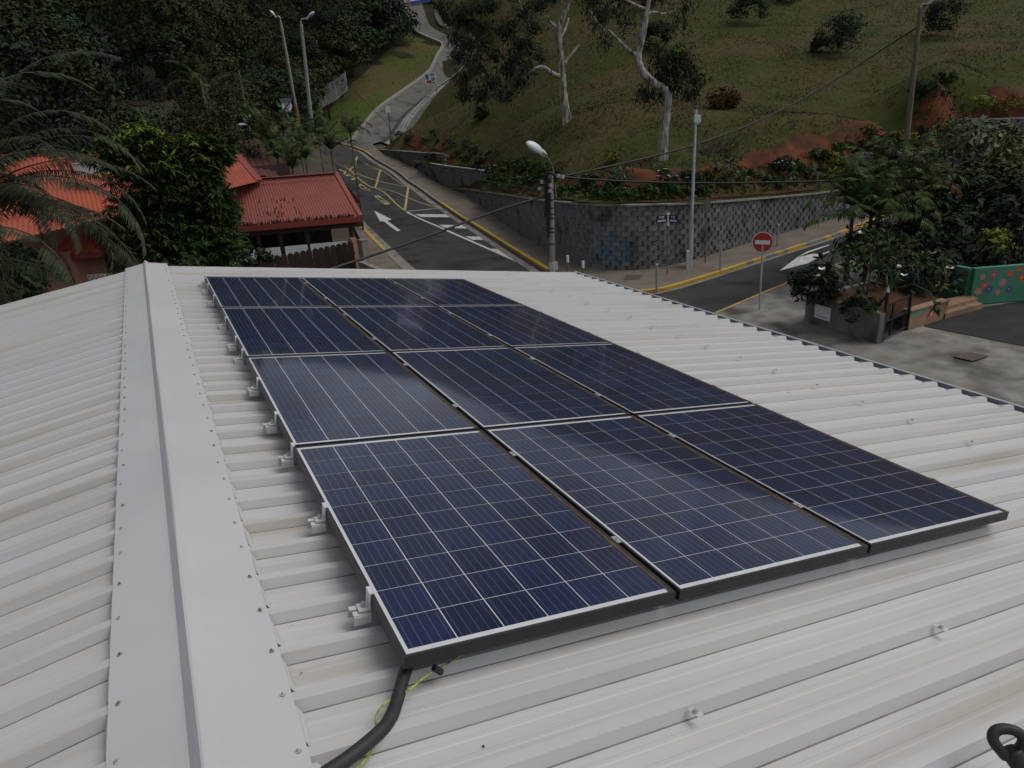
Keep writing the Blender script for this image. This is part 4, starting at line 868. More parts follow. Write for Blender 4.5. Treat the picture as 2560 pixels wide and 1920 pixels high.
# back of a round sign near the grey pole
bb = Vector((19.311,14.331,0.118)); bt = Vector((19.777,14.709,2.481)); bb = Vector((bt.x, bt.y, .1)); bs = thing('road_sign', 'dark back of a round road sign right of the tall grey pole', 'road sign', bb)
q = MB(); q.tube([bb, bt+Vector((0,0,.2))], .03, 7); q.build('post', M_brown, bs)
q = MB(); n_ = (sd_*.92+tc_*.38).normalized(); disc(q, bt+n_*-.0, n_, .33, .02); q.build('sign_disc', M_signback, bs)
def bollard(b, h, label, white=False):
    b = Vector(b); o = thing('bollard', label, 'bollard', b, 'pavement bollards'); q = MB(); q.tube([b-Vector((0,0,.05)), b+Vector((0,0,h*(.72 if white else 1)))], .045, 9)
    if not white: q.ball(b+Vector((0,0,h)), .047, 9, 6)
    q.build('post', M_wood if white else M_zinc, o)
    if white: q = MB(); q.tube([b+Vector((0,0,h*.72)), b+Vector((0,0,h))], .055, 9); q.build('white_cap', M_signw, o)
bollard((14.046,16.184,0.100), .95, 'white topped post left of the other one beside the corner pole', True)
bollard((13.911,14.821,0.100), .95, 'white topped post nearer the roof edge at the street corner', True)
bollard((15.501,12.368,0.096), .95, 'grey bollard on the pavement corner nearest the roof')
bollard((19.303,13.286,0.114), .95, 'grey bollard between the grey pole and the no entry sign')
bollard((24.114,15.026,0.196), .95, 'grey bollard just right of the no entry sign')
for lab, pts, m in (('square rusty cover set in the pavement at the street corner', [(15.563,14.549,-0.004),(16.104,15.130,-0.002),(16.638,14.747,-0.001),(16.074,14.191,-0.003)], M_iron), ('square dark iron cover in the driveway on the right', [(16.766,2.080,-0.006),(17.392,2.060,-0.008),(17.455,1.610,-0.007),(16.810,1.616,-0.006)], M_iron)):
    q = MB(); q.prism([(p[0],p[1],Lz(p[0],p[1])+.118) for p in pts], (0,0,.012)); q.single('manhole_cover', m, lab, 'manhole cover')
# signs along the uphill path
gb = Vector((28.181,81.739,4.728)); gt = Vector((25.860,73.589,7.394)); o = thing('notice_sign', 'small blank white sign on a thin post beside the uphill path', 'sign', gb); q = MB(); q.tube([gb, Vector((gb.x,gb.y,gt.z))], .05, 6); q.build('post', M_signback, o)
q = MB(); ty = (CAM-gb); ty.z = 0; ty.normalize(); plate(q, Vector((gb.x,gb.y,Vector((26.504,75.482,7.706)).z))+ty*.06, ty, .55, .72, .03); q.build('sign_plate', M_signw, o)
ib1, ib2 = Vector((35.808,88.123,8.300)), Vector((37.054,87.646,8.736)); o = thing('information_board', 'white information board with blue and red pictures on two posts by the uphill path', 'sign', ib1)
it1, it2 = Vector((35.552,87.684,11.569)), Vector((36.803,87.207,11.660)); q = MB(); q.tube([ib1-Vector((0,0,.6)), it1], .06, 6); q.build('post', M_zinc, o); q = MB(); q.tube([ib2-Vector((0,0,.6)), it2], .06, 6); q.build('post', M_zinc, o)
ic = Vector((35.986,86.879,11.222)); ty = (CAM-ic); ty.z = 0; ty.normalize(); ty = (ty+Vector((-.25,0,0))).normalized(); q = MB(); s_, u = plate(q, ic, ty, 1.5, 1.3, .05); q.build('board', M_signw, o)
for (a, b_, w_, h_, c) in ((-.42,.18,.42,.62,(.05,.09,.18)),(.28,.40,.62,.28,(.18,.20,.26)),(.36,-.12,.5,.5,(.22,.28,.30)),(-.22,-.40,.62,.34,(.30,.06,.04)),(.3,-.55,.6,.12,(.06,.06,.10))):
    q = MB(); plate(q, ic+ty*.052+s_*a+u*b_, ty, w_, h_, .004); q.build('printed_picture', mat('print', c, rough=.5), o)
zb = Vector((10.949,52.646,6.870)); zc = Vector((10.802,52.165,7.974)); o = thing('zone_sign', 'white round end of 30 zone sign with a black diagonal band, half hidden by foliage', 'road sign', zb); ty = (CAM-zc); ty.z = 0; ty.normalize()
q = MB(); q.tube([zb-Vector((0,0,1)), Vector((10.682,52.187,8.477))-ty*.06], .05, 6); q.build('post', M_zinc, o)
q = MB(); disc(q, zc, ty, .39, .03); q.build('sign_disc', M_signw, o)
text_mesh('30', zc+ty*.034, ty, .44, M_black, 'lettering', o)
q = MB(); s_ = Vector((0,0,1)).cross(ty).normalized(); M3 = Matrix((( s_*.71+Vector((0,0,.71))), ty, (s_*-.71+Vector((0,0,.71))))).transposed(); q.box(zc+ty*.036, (.78,.004,.09), M=M3); q.build('black_band', M_black, o)
q = MB(); plate(q, Vector((10.781,52.067,8.368)), ty, .8, .3, .03); q.build('upper_plate', mat('blue grey plate', (.10,.13,.16), rough=.6), o)
# railing along the path
rl = thing('path_railing', 'thin grey metal railing along the left edge of the upper path', 'railing', (40.364,92.787,11.378)); q = MB(); q2 = MB()
O_ = offset(PC, 1.78); zO = L(O_); O2 = offset(PC, -1.55); zO2 = L(O2); n1 = int(len(PC)*.45)
for Oa, za, i0, i1 in ((O_, zO, 6, n1),):
    for i in range(i0, i1, 3):
        p = Vector((*Oa[i], za[i])); q.tube([p, p+Vector((0,0,1.05))], .03, 5)
    for h in (.55, 1.05): q2.tube([Vector((*Oa[i], za[i]+h)) for i in range(i0, i1)], .025, 5)
for i, b_ in ((0, q),):
    b_.build('railing_posts', M_zinc, rl)
q2.build('rail', M_zinc, rl)
# blue and white barrier at the crest of the path
q = MB(); a, b = Vector((47.172,122.302,24.847)), Vector((52.703,122.315,25.576)); q.beam(a+Vector((0,0,.9)), b+Vector((0,0,.9)), .1, 1.1); q.beam(a+Vector((0,0,.1)), b+Vector((0,0,.1)), .16, .5, 1)
q.single('barrier', [M_signw, mat('blue paint', (.02,.05,.30), rough=.6)], 'white and blue barrier at the crest of the uphill path', 'barrier')
# chain link fence left of the slope
f = thing('mesh_fence', 'pale wire fence standing at the left foot of the grass slope', 'fence', (19.863,81.435,8.046)); 
fp = [Vector(p) for p in ((16.433,78.069,7.317), (18.477,79.692,7.725), (20.314,81.332,8.320), (22.690,83.846,9.160), (24.749,86.413,10.180))]
for p in fp: q = MB(); q.tube([p, p+Vector((0,0,2.2))], .05, 6); q.build('fence_post', M_concpole, f)
q = MB()
for a, b in zip(fp, fp[1:]):
    for k in range(12): q.tube([a+Vector((0,0,.1+k*.18)), b+Vector((0,0,.1+k*.18))], .014, 4)
    n = 14
    for k in range(n): q.tube([a.lerp(b,k/n)+Vector((0,0,.05)), a.lerp(b,k/n)+Vector((0,0,2.1))], .012, 4)
q.build('wire_mesh', M_zinc, f)
# ------------------------------------------------------------------ red roofed buildings on the left
M_redroof = mat('weathered red roofing', (.235,.056,.040), (.195,.048,.036), .8, rough=.7, dirt=((.20,.050,.035), 2.5, .55, .75))
M_orange = mat('bright orange red roofing', (.35,.066,.025), (.29,.054,.024), .7, rough=.65, dirt=((.25,.06,.03), 1.5, .55, .75))
M_fascia = mat('red fascia board', (.26,.038,.020), (.21,.032,.018), 3, rough=.6)
M_timber = mat('dark stained timber', (.050,.022,.016), (.034,.017,.013), 3, rough=.8)
M_board = mat('dark fence board', (.034,.024,.019), (.024,.018,.015), 2.5, rough=.85, stretch=(4,4,.7), obr=.2)
M_latt = mat('white lattice', (.80,.82,.82), (.74,.76,.77), 4, rough=.6)
M_dark = mat('dim interior', (.020,.017,.016), rough=.9)
M_glass = mat('dark window glass', (.018,.02,.023), rough=.08, spec=.8)
M_pink = mat('salmon render', (.38,.19,.14), (.32,.16,.12), 3, rough=.9)
M_cream = mat('cream render', (.46,.41,.29), (.38,.33,.24), 2, rough=.9)
M_whitewall = mat('off white wall', (.44,.44,.43), (.36,.36,.36), 2, rough=.9)
M_moss = mat('black lichen', (.045,.022,.018), (.03,.017,.014), 20, rough=.95)
def roof_plane(q, a, b, c, d, pitch=.16, amp=.028, mi=0):
    # corrugated plane: eave a->b, ridge d->c
    a, b, c, d = map(Vector, (a, b, c, d)); nrm = (b-a).cross(d-a).normalized()
    if nrm.z < 0: nrm = -nrm
    n = max(2, int((b-a).length/pitch)); vs = []; fs = []
    for k in range(n*4+1):
        t = k/(n*4); h = amp*(.5+.5*math.cos(2*PI*k/4))
        vs += [a.lerp(b,t)+nrm*h, d.lerp(c,t)+nrm*h]
    fs = [(2*k, 2*k+2, 2*k+3, 2*k+1) for k in range(n*4)]
    q.add(vs, fs, mi)
def lattice(parent, tl, tr, hgt, pitch, wd, name='lattice_panel', diag=False):
    tl, tr = Vector(tl), Vector(tr); u = (tr-tl); wd_ = u.length; u.normalize(); z = Vector((0,0,1)); n = u.cross(z)
    q = MB(); fr = .05
    def bar(x0, z0, x1, z1, w_, o): q.beam(tl+u*x0-z*z0+n*o, tl+u*x1-z*z1+n*o, .012, w_)
    for x0,z0,x1,z1 in ((0,fr/2,wd_,fr/2),(0,hgt-fr/2,wd_,hgt-fr/2)): q.beam(tl+u*x0-z*z0, tl+u*x1-z*z1, .04, fr)
    for x in (fr/2, wd_-fr/2): q.beam(tl+u*x, tl+u*x-z*hgt, fr, .04)
    if not diag:
        k = int(wd_/pitch)
        for i in range(1, k): x = wd_*i/k; q.beam(tl+u*x, tl+u*x-z*hgt, wd, .012)
        k = int(hgt/pitch)
        for i in range(1, k): zz = hgt*i/k; q.beam(tl-z*zz+n*.013, tl-z*zz+u*wd_+n*.013, .012, wd)
    else:
        p2 = pitch*1.41; k = int((wd_+hgt)/p2)+1
        for i in range(k):
            s_ = i*p2
            for sg in (0, 1):
                x0, z0 = (s_, 0) if s_ < wd_ else (wd_, s_-wd_); x1, z1 = (0, s_) if s_ < hgt else (s_-hgt, hgt)
                if sg: x0, x1 = wd_-x0, wd_-x1
                if abs(x0-x1) > .02: q.beam(tl+u*x0-z*z0+n*.012*sg, tl+u*x1-z*z1+n*.012*sg, .012, wd)
    return q.build(name, M_latt, parent)
# ---- the pavilion nearest the road
ER, EL = Vector((8.060,24.067,2.550)), Vector((3.178,25.434,2.550)); u = (ER-EL).normalized(); EL2 = EL-u*5.2
RRp = Vector((7.918,27.041,4.300)); inn = Vector((-u.y, u.x, 0));  inn = inn if inn.y > 0 else -inn
dep = (RRp-ER).dot(inn); RR = ER+inn*dep+Vector((0,0,RRp.z-ER.z))+u*((RRp-ER).dot(u)); RL = RR-u*((RR-EL2).dot(u))
hut = thing('red_roofed_pavilion', 'open sided timber pavilion beside the road under a faded red corrugated roof with black stains', 'building', (float(ER.x)-3, float(ER.y)+2, .1))
q = MB(); roof_plane(q, EL2, ER, RR, RL, .13, .014); BK = inn*(2*dep)
roof_plane(q, ER+BK, EL2+BK, RL, RR, .13, .014); q.build('roof', M_redroof, hut)
q = MB(); q.beam(RL+Vector((0,0,.04)), RR+Vector((0,0,.04)), .34, .03); q.beam(RL-inn*.42-Vector((0,0,.075)), RR-inn*.42-Vector((0,0,.075)), .05, .03); q.beam(RR+Vector((0,0,.02)), ER+Vector((0,0,.03)), .20, .05); q.build('ridge_flashing', M_redroof, hut)
q = MB(); q.beam(EL2-inn*.02-Vector((0,0,.12)), ER-inn*.02-Vector((0,0,.12))+u*.05, .03, .24); q.build('fascia', M_fascia, hut)
q = MB(); q.beam(EL2+inn*.35-Vector((0,0,.36)), ER+inn*.35-Vector((0,0,.36)), .14, .26); q.beam(ER+inn*.35-u*.25-Vector((0,0,.30)), ER+BK-inn*.35-u*.25-Vector((0,0,.30)), .12, .22); q.build('beam', M_timber, hut)
mo = MB(); rr = random.Random(3); slope = (RR-ER)-u*((RR-ER).dot(u)); sl = slope.normalized(); nn_ = u.cross(sl); nn_ = nn_ if nn_.z > 0 else -nn_
Wd = (ER-EL2).length
for k in range(620):
    t = rr.random()*.97; ln = (rr.random()**2.0)*.22+.07+.13*max(-.4,mnoise.noise((t*9,1,0))); w_ = rr.uniform(.010,.030); p = EL2.lerp(ER, t)+nn_*.017
    mo.add([p-u*w_, p+u*w_, p+u*w_*.6+sl*ln, p-u*w_*.6+sl*ln], [(0,1,2,3)])
for k in range(34):
    t = .66+rr.gauss(0,.045); s0 = rr.uniform(.25,1.7); ln = rr.uniform(.08,.35); w_ = rr.uniform(.010,.03); p = EL2.lerp(ER, t)+nn_*.017+sl*s0
    mo.add([p-u*w_, p+u*w_, p+u*w_*.6+sl*ln, p-u*w_*.6+sl*ln], [(0,1,2,3)])
mo.build('lichen_stain', M_moss, hut)
for pxl in (Vector((4.824,26.121,1.500)), Vector((5.988,25.918,1.500)), Vector((7.847,25.341,1.500)), Vector((3.918,26.403,1.500)), Vector((3.001,26.378,1.500))):
    b_ = EL+inn*.55; p = b_+u*((pxl-b_).dot(u)); q = MB(); q.box((p.x,p.y,1.2), (.17,.17,2.4), rz=math.atan2(u.y,u.x)); q.build('post', M_timber, hut)
p0 = EL+inn*.14
def onl(px3): return p0+u*((Vector(px3)-p0).dot(u))
for a, b in (((2.576,26.498,1.500),(4.680,25.770,1.500)), ((4.922,25.850,1.500),(5.847,25.548,1.500)), ((6.028,25.701,1.500),(7.639,25.385,1.500))):
    A_, B_ = onl(a), onl(b); A_.z = B_.z = 1.50; lattice(hut, A_, B_, .95, .105, .070)
q = MB(); c_ = EL+inn*(dep*1.1)-u*.8; q.box((c_.x, c_.y, 1.2), (8.6,.12,2.4), rz=math.atan2(u.y,u.x)); q.build('back_wall', M_dark, hut)
for t in (.2,.42): c_ = EL.lerp(ER,t)+inn*(dep*1.1-.1); q = MB(); q.box((c_.x, c_.y, 1.7), (1.25,.06,.75), rz=math.atan2(u.y,u.x)); q.build('window', M_glass, hut)
pp = onl((7.779,25.416,1.500))+u*.12-inn*.3; q = MB(); q.box((pp.x,pp.y,.85), (.26,.26,1.6), rz=.4); q.single('gate_pillar', M_pink, 'salmon coloured square pillar at the corner of the red roofed pavilion', 'pillar')
# ---- scalloped board fence and the concrete end pillar
FA, FB = Vector((2.481,22.082,1.580)), Vector((7.515,23.775,1.500)); fu = (FB-FA); fl = fu.length; fu.normalize(); fn = Vector((-fu.y, fu.x, 0)); FA -= fu*3.6; fl += 3.6
fen = thing('board_fence', 'dark board fence with a scalloped top in front of the white lattice', 'fence', (float(FB.x), float(FB.y), .1))
bw = .295; k = int(fl/bw)
bq = MB(); hb = 1.55
prof = [(-bw/2+.006,0),(bw/2-.006,0)]+[( (bw/2-.006)*math.cos(PI*i/8), hb-.11+.13*math.sin(PI*i/8)) for i in range(9)]
bq.prism([(x, -.012, z) for x, z in prof], (0,.024,0)); bm_ = bq.mesh('board', M_board); fo = ORG[fen]
for i in range(k):
    p = FA+fu*(bw*(i+.5)); zz = random.uniform(-.02,.01)
    link('board', bm_, fen, (p.x-fo.x, p.y-fo.y, -.02+zz-fo.z+.02), (random.uniform(-.012,.012), 0, math.atan2(fu.y,fu.x)))
q = MB()
for h in (.4, 1.15): q.beam(FA+fn*.05+Vector((0,0,h-FA.z)), FA+fu*fl+fn*.05+Vector((0,0,h-FA.z)), .05, .09)
q.build('fence_rail', M_timber, fen)
cp_ = Vector((7.754,23.207,1.620)); q = MB(); q.box((cp_.x,cp_.y,.81), (.30,.34,1.62), rz=.3); q.box((cp_.x,cp_.y,1.64), (.36,.40,.05), rz=.3)
q.box((cp_.x-.12,cp_.y-2.2,.38), (.26,4.0,.76), rz=.05)
q.single('concrete_pillar', M_conc, 'weathered concrete end pillar and low wall between the dark fence and the pavement', 'pillar')
# ---- hip roofed pavilion at the far left
HL, HR = Vector((-4.018,23.011,2.600)), Vector((-1.570,22.041,2.600)); hu = (HR-HL).normalized(); hi = Vector((-hu.y,hu.x,0)); hi = hi if hi.y > 0 else -hi
AP = HL+hu*1.38+hi*1.6+Vector((0,0,1.3)); HR = HL+hu*2.76; hd = 3.2
kio = thing('hip_roofed_pavilion', 'small pavilion under a steep orange red hip roof at the far left', 'building', (float(AP.x), float(AP.y), 0))
c4 = [HL, HR, HR+hi*hd, HL+hi*hd]; q = MB()
for i in range(4):
    a, b = c4[i], c4[(i+1)%4]; n = int((b-a).length/.13); nrm = (b-a).cross(AP-a).normalized()
    vs = []; fs = []
    m_ = n*2
    for kk in range(m_+1):
        t = kk/m_; e = a.lerp(b,t); s_ = 1-abs(2*t-1); top = e+(AP-(a+b)/2)*s_*.999; h = .02 if kk % 2 else 0
        vs += [e+nrm*h, top+nrm*h*.5]
    fs = [(2*kk, 2*kk+2, 2*kk+3, 2*kk+1) for kk in range(m_)]; q.add(vs, fs)
q.build('roof', M_orange, kio)
q = MB()
for c in c4: q.tube([c+Vector((0,0,.02)), AP+Vector((0,0,.03))], .05, 6)
q.build('hip_capping', M_orange, kio)
q = MB()
for i in range(4): q.beam(c4[i]-Vector((0,0,.10)), c4[(i+1)%4]-Vector((0,0,.10)), .03, .20)
q.build('fascia', M_fascia, kio)
for t in (.20,.77,.99):
    p = HL.lerp(HR,t)+hi*.45; q = MB(); q.box((p.x,p.y,1.22), (.15,.15,2.44), rz=math.atan2(hu.y,hu.x)); q.build('post', M_timber, kio)
p = HL.lerp(HR,.02)+hi*1.6; q = MB(); q.box((p.x,p.y,1.0), (1.6,.1,2.0), rz=math.atan2(hu.y,hu.x)); p2 = HL.lerp(HR,.6)+hi*2.0; q.box((p2.x,p2.y,1.1), (2.6,.1,2.2), rz=math.atan2(hu.y,hu.x)); q.build('wall', M_whitewall, kio)
A_, B_ = HL.lerp(HR,.24)+hi*.45, HL.lerp(HR,.74)+hi*.45; A_.z = B_.z = 1.72; lattice(kio, A_, B_, .9, .12, .055, diag=True)
A_, B_ = HL.lerp(HR,.80)+hi*.45, HL.lerp(HR,.98)+hi*.45; A_.z = B_.z = 1.72; lattice(kio, A_, B_, .9, .12, .055, diag=True)
# ---- the large orange roof behind
O1, O2, O3, O4 = Vector((-6.110,16.540,3.651)), Vector((4.450,27.365,4.230)), Vector((4.281,32.425,5.273)), Vector((-6.788,29.148,6.187))
big = thing('orange_roofed_house', 'large house with a wide bright orange corrugated roof behind the palm and the leafy tree', 'building', (float((O1.x+O2.x)/2), float((O1.y+O2.y)/2)+2, .3))
q = MB(); roof_plane(q, O1, O2, O3, O4, .2, .03); q.build('roof', M_orange, big)
q = MB(); q.beam(O4+Vector((0,0,.05)), O3+Vector((0,0,.05)), .35, .05); q.beam(O3+Vector((0,0,.05)), O2+Vector((0,0,.05)), .3, .06); q.build('ridge_flashing', M_fascia, big)
B1_, B2_ = O4+Vector((-1,7,-2.0)), O3+Vector((-.5,7,-2.2)); q = MB(); roof_plane(q, B1_, B2_, O3, O4, .2, .03); q.build('roof', M_orange, big)
q = MB(); mid = (O1+O2+O3+O4)/4; q.box((mid.x-.5, mid.y+2.8, 1.4), (12, 6.5, 2.6), rz=math.atan2((O2-O1).y,(O2-O1).x)); q.build('wall', M_pink, big)
c = Vector((-2.007,24.851,5.454)); q = MB(); q.box(c, (1.15,.75,.42), rz=.1); q.box(c+Vector((0,0,.225)), (1.2,.8,.03), rz=.1, mi=1); q.build('roof_unit', [M_zinc, M_signw], big)
# ---- dark red boarded roof further back with two orange posts
D1, D2, D3, D4 = Vector((3.644,37.514,4.304)), Vector((7.163,39.094,3.598)), Vector((7.209,44.144,5.851)), Vector((4.442,43.466,5.709))
dr = thing('dark_red_shed', 'shed with a dark red ribbed roof and two orange posts behind the pavilion', 'building', (float(D1.x)+2, float(D1.y)+2, 1))
M_dkred = mat('dark red roofing', (.085,.022,.016), (.06,.018,.014), 1, rough=.7)
q = MB(); roof_plane(q, D1, D2, D3, D4, .45, .07); q.build('roof', M_dkred, dr)
q = MB(); md = (D1+D2+D3+D4)/4; q.box((md.x, md.y+.3, md.z-1.6), (4.4,3.6,2.2), rz=.2); q.build('wall', M_timber, dr)
for a, b in (((3.370,35.530,3.769),(3.543,35.515,4.783)), ((4.914,35.371,4.277),(4.973,35.364,4.863))):
    a, b = Vector(a), Vector(b); a.x = b.x; a.y = b.y; q = MB(); q.box((a+b)/2, (.24,.24,(b-a).length+.4)); q.build('post', M_orange, dr)
# ---- cream house glimpsed through the wood, white house in the trees
c = Vector((-0.901,43.688,6.421)); ch = thing('cream_house', 'cream coloured house glimpsed between the dark trees at the left', 'building', (c.x, c.y, c.z-3)); q = MB(); q.box(c, (2.6,3,3.6), rz=.2); q.build('wall', M_cream, ch)
q = MB(); q.box(c+Vector((0,0,1.9)), (3.2,3.8,.25), rz=.2); q.build('roof', M_timber, ch)
for dx in (-.9,.9): q = MB(); q.box(c+Vector((dx,-1.55+dx*.2,.5)), (.8,.1,1.1), rz=.2); q.build('window', M_glass, ch)
c = Vector((26.378,106.616,16.374)); wh = thing('white_house', 'white house wall showing among the treetops behind the lamp posts', 'building', (c.x, c.y, c.z-4)); q = MB(); q.box(c-Vector((0,0,1.4)), (5.2,4,5.6), rz=-.1); q.build('wall', M_signw, wh)
q = MB(); q.box(c+Vector((0,0,1.5)), (5.8,4.6,.25), rz=-.1); q.build('roof', M_timber, wh)
for dx in (-1.5, 0.1): q = MB(); q.box(c+Vector((dx,-2.05-dx*.1,-.3)), (.9,.1,1.2), rz=-.1); q.build('window', M_glass, wh)

# ------------------------------------------------------------------ planter, gate and painted walls on the right
M_mural = mat('green mural paint', (.045,.21,.115), (.04,.17,.10), 1.6, rough=.75, dirt=((.10,.20,.14), 1.1, .56, .7), c3=(.07,.24,.16), scale3=.8)
M_sand = mat('sandy painted plaster', (.30,.20,.13), (.22,.15,.10), 2, rough=.85, dirt=((.14,.09,.06), 1.5, .55, .7))
def gz(p, dz=0): p = Vector(p); return Vector((p.x, p.y, .09+dz))
PA, PB_, PC_ = gz((16.603,6.514,0.088)), gz((16.366,3.846,0.084)), gz((17.929,4.203,0.081))
pu = (PB_-PA).normalized(); pn = Vector((-pu.y, pu.x, 0)); pn = pn if pn.dot(Vector((1,.5,0))) > 0 else -pn
pl_ = thing('planter_wall', 'grey stained concrete planter wall with a white plate beside the driveway', 'wall', PA)
q = MB()
def wallseg(q, a, b, h0, h1, th, mi=0):
    a, b = Vector(a), Vector(b); d = (b-a).normalized(); n = Vector((-d.y, d.x, 0))*th/2
    q.add([a-n, b-n, b+n, a+n, a-n+Vector((0,0,h0)), b-n+Vector((0,0,h1)), b+n+Vector((0,0,h1)), a+n+Vector((0,0,h0))], [(3,2,1,0),(4,5,6,7),(0,1,5,4),(1,2,6,5),(2,3,7,6),(3,0,4,7)], mi)
M_plant = mat('stained planter concrete', (.20,.195,.18), (.15,.145,.135), 1.3, rough=.9, bump=.2, bscale=30, dirt=((.06,.056,.052), 1.6, .48, .68), stretch=(1,1,.5))
wallseg(q, PA, PB_, .78, .80, .18); q.build('wall', M_plant, pl_)
q = MB(); PE = PA+pn*4.2-pu*.4; wallseg(q, PA+pn*.10, PE, .74, .8, .18); q.build('wall', M_plant, pl_)
q = MB(); wallseg(q, PA+Vector((0,0,.78)), PB_+Vector((0,0,.80)), .035, .035, .22); q.build('coping', mat('worn coping', (.26,.21,.15), (.20,.16,.12), 3, rough=.9), pl_)
q = MB(); q.prism([PA+pn*.1+Vector((0,0,.6)), PB_+pn*.1+Vector((0,0,.60)), gz((18.196,4.399,0.080),.36), gz((19.977,4.604,0.073),.36), PE+Vector((0,0,.6))], (0,0,.06)); q.build('planter_soil', mat('brown planter soil', (.085,.042,.022), (.06,.034,.02), 3, rough=1, bump=.5, bscale=12), pl_)
c = PA.lerp(PB_,.265)-pn*.105+Vector((0,0,.42)); tn = -pn; q = MB(); plate(q, c, tn, .60, .40, .02); npl = q.build('white_plate', M_signw, pl_)
q = MB()
for k in range(14): q.box(c+tn*.022+pu*(-.21+k*.032)+Vector((0,0,-.125)), (.020,.003,.016 if k % 3 else .024), rz=math.atan2(pu.y,pu.x))
q.build('lettering', M_black, pl_)
# metal gate
gt_ = thing('metal_gate', 'black metal gate between the planter wall and the painted low wall', 'gate', PB_)
G0, G1 = PB_+(PC_-PB_).normalized()*.12, PC_; gd = (G1-G0).normalized()
for p, h in ((G0,1.38),(G1,1.12)): q = MB(); q.box(p+Vector((0,0,h/2)), (.07,.07,h), rz=math.atan2(gd.y,gd.x)); q.build('gate_post', M_black, gt_)
q = MB(); gw = (G1-G0).length
for h in (.10,.55,1.0): q.beam(G0+Vector((0,0,h)), G1+Vector((0,0,h)), .03, .04)
q.beam(G0.lerp(G1,.3)+Vector((0,0,.1)), G0.lerp(G1,.3)+Vector((0,0,1)), .045, .045)
q.build('gate_frame', M_black, gt_)
for k in range(1, 16): q = MB(); p = G0.lerp(G1,k/16); q.box(p+Vector((0,0,.55)), (.009,.009,.88)); q.build('gate_bar', M_black, gt_)
q = MB(); q.tube([G0+Vector((0,0,1.38)), G0+Vector((.02,0,1.52)), G0+Vector((.03,0,1.62))], [.035,.03,.02], 8); q.single('white_cloth', M_signw, 'scrap of white cloth on top of the black gate post', 'cloth')
# low painted wall and steps behind the gate
L0, L1 = gz((17.938,4.253,0.081)), gz((19.773,4.379,0.074)); lwl = thing('low_painted_wall', 'low sandy wall painted with pink flowers behind the black gate', 'wall', L0)
q = MB(); wallseg(q, L0, L1, .52, .50, .2); q.build('wall', M_sand, lwl)
q = MB(); wallseg(q, L0+Vector((0,0,.521)), L1+Vector((0,0,.501)), .05, .05, .26); q.build('coping', M_sand, lwl)
pinks = [mat('pink flower paint', (.40,.10,.11), rough=.8), mat('orange flower paint', (.50,.11,.03), rough=.8), mat('violet flower paint', (.10,.08,.30), rough=.8), mat('pale pink flower paint', (.40,.20,.20), rough=.8), mat('dark red flower paint', (.10,.02,.025), rough=.8), mat('blue flower paint', (.05,.10,.32), rough=.8)]
M_yc = mat('yellow flower centre', (.50,.34,.06), rough=.8)
def flower(parent, c, nrm, r, m, n=6, ph=0):
    nrm = Vector(nrm).normalized(); s_ = Vector((0,0,1)).cross(nrm).normalized(); u_ = nrm.cross(s_); q = MB()
    for k in range(n):
        a = 2*PI*k/n+ph; cc = Vector(c)+(s_*math.cos(a)+u_*math.sin(a))*r*.58
        q.add([cc+nrm*(.002+.0003*k)+(s_*math.cos(2*PI*j/9)+u_*math.sin(2*PI*j/9))*r*.42 for j in range(9)], [tuple(range(9))], 0)
    q.add([Vector(c)+nrm*.0055+(s_*math.cos(2*PI*j/9)+u_*math.sin(2*PI*j/9))*r*.26 for j in range(9)], [tuple(range(9))], 1)
    q.build('painted_flower', [m, M_yc], parent)
ld = (L1-L0).normalized(); ln_ = Vector((ld.y, -ld.x, 0)); flower(lwl, L0.lerp(L1,.55)+ln_*.102+Vector((0,0,.28)), ln_, .24, pinks[0], 5, .4); 
q = MB(); q.add([L0+ln_*.1025+Vector((0,0,.36))+ld*.05, L0+ln_*.1025+ld*.05+Vector((0,0,.5)), L0.lerp(L1,.62)+ln_*.1025+Vector((0,0,.48)), L0.lerp(L1,.5)+ln_*.1025+Vector((0,0,.42))], [(0,1,2,3)]); q.build('painted_patch', M_mural, lwl)
S0, S1, S2, S3 = gz((19.640,4.232,0.074)), gz((21.354,4.228,0.068)), gz((21.742,4.903,0.066)), gz((20.421,5.056,0.072)); q = MB(); q.prism([S0,S1,S2,S3], (0,0,.16)); q.prism([S0.lerp(S3,.25)+Vector((0,0,.162)), S1.lerp(S2,.4)+Vector((0,0,.162)), S2+Vector((0,0,.162)), S3+Vector((0,0,.162))], (0,0,.10)); q.single('steps', M_sand, 'low sandy slab steps at the foot of the green painted wall', 'steps')
# green mural wall
Q0, Q1, Q2 = gz((21.593,4.807,0.067)), gz((23.598,3.917,0.066)), gz((21.795,5.690,0.067)); Q1 = Q0+(Q1-Q0)*1.8
mw_ = thing('mural_wall', 'green boundary wall painted with orange, pink and blue flowers at the right edge', 'wall', Q0)
q = MB(); wallseg(q, Q0, Q1, 1.12, 1.15, .16); q.build('wall', M_mural, mw_)
q = MB(); wallseg(q, Q2, Q0-(Q0-Q2).normalized()*.09, 1.08, 1.10, .16); q.build('wall', M_mural, mw_)
d = (Q1-Q0).normalized(); n_ = Vector((d.y,-d.x,0)); n_ = n_ if n_.dot(CAM-Q0) > 0 else -n_; w1 = (Q1-Q0).length/1.8
for (t, h, r, k) in ((.27,.90,.13,0),(.50,.88,.11,1),(.68,.74,.14,1),(.80,.86,.14,1),(.165,.58,.14,0),(.09,.40,.13,3),(.24,.45,.12,5),(.42,.62,.13,3),(.53,.40,.10,2),(.86,.50,.13,5),(.37,.33,.10,3),(.04,.18,.09,3),(.62,1.0,.09,1),(.95,.95,.13,3),(.12,.85,.10,3)):
    flower(mw_, Q0+d*(t*w1)+n_*.082+Vector((0,0,h)), n_, r, pinks[k], 5+int(t*10) % 3, t*9)
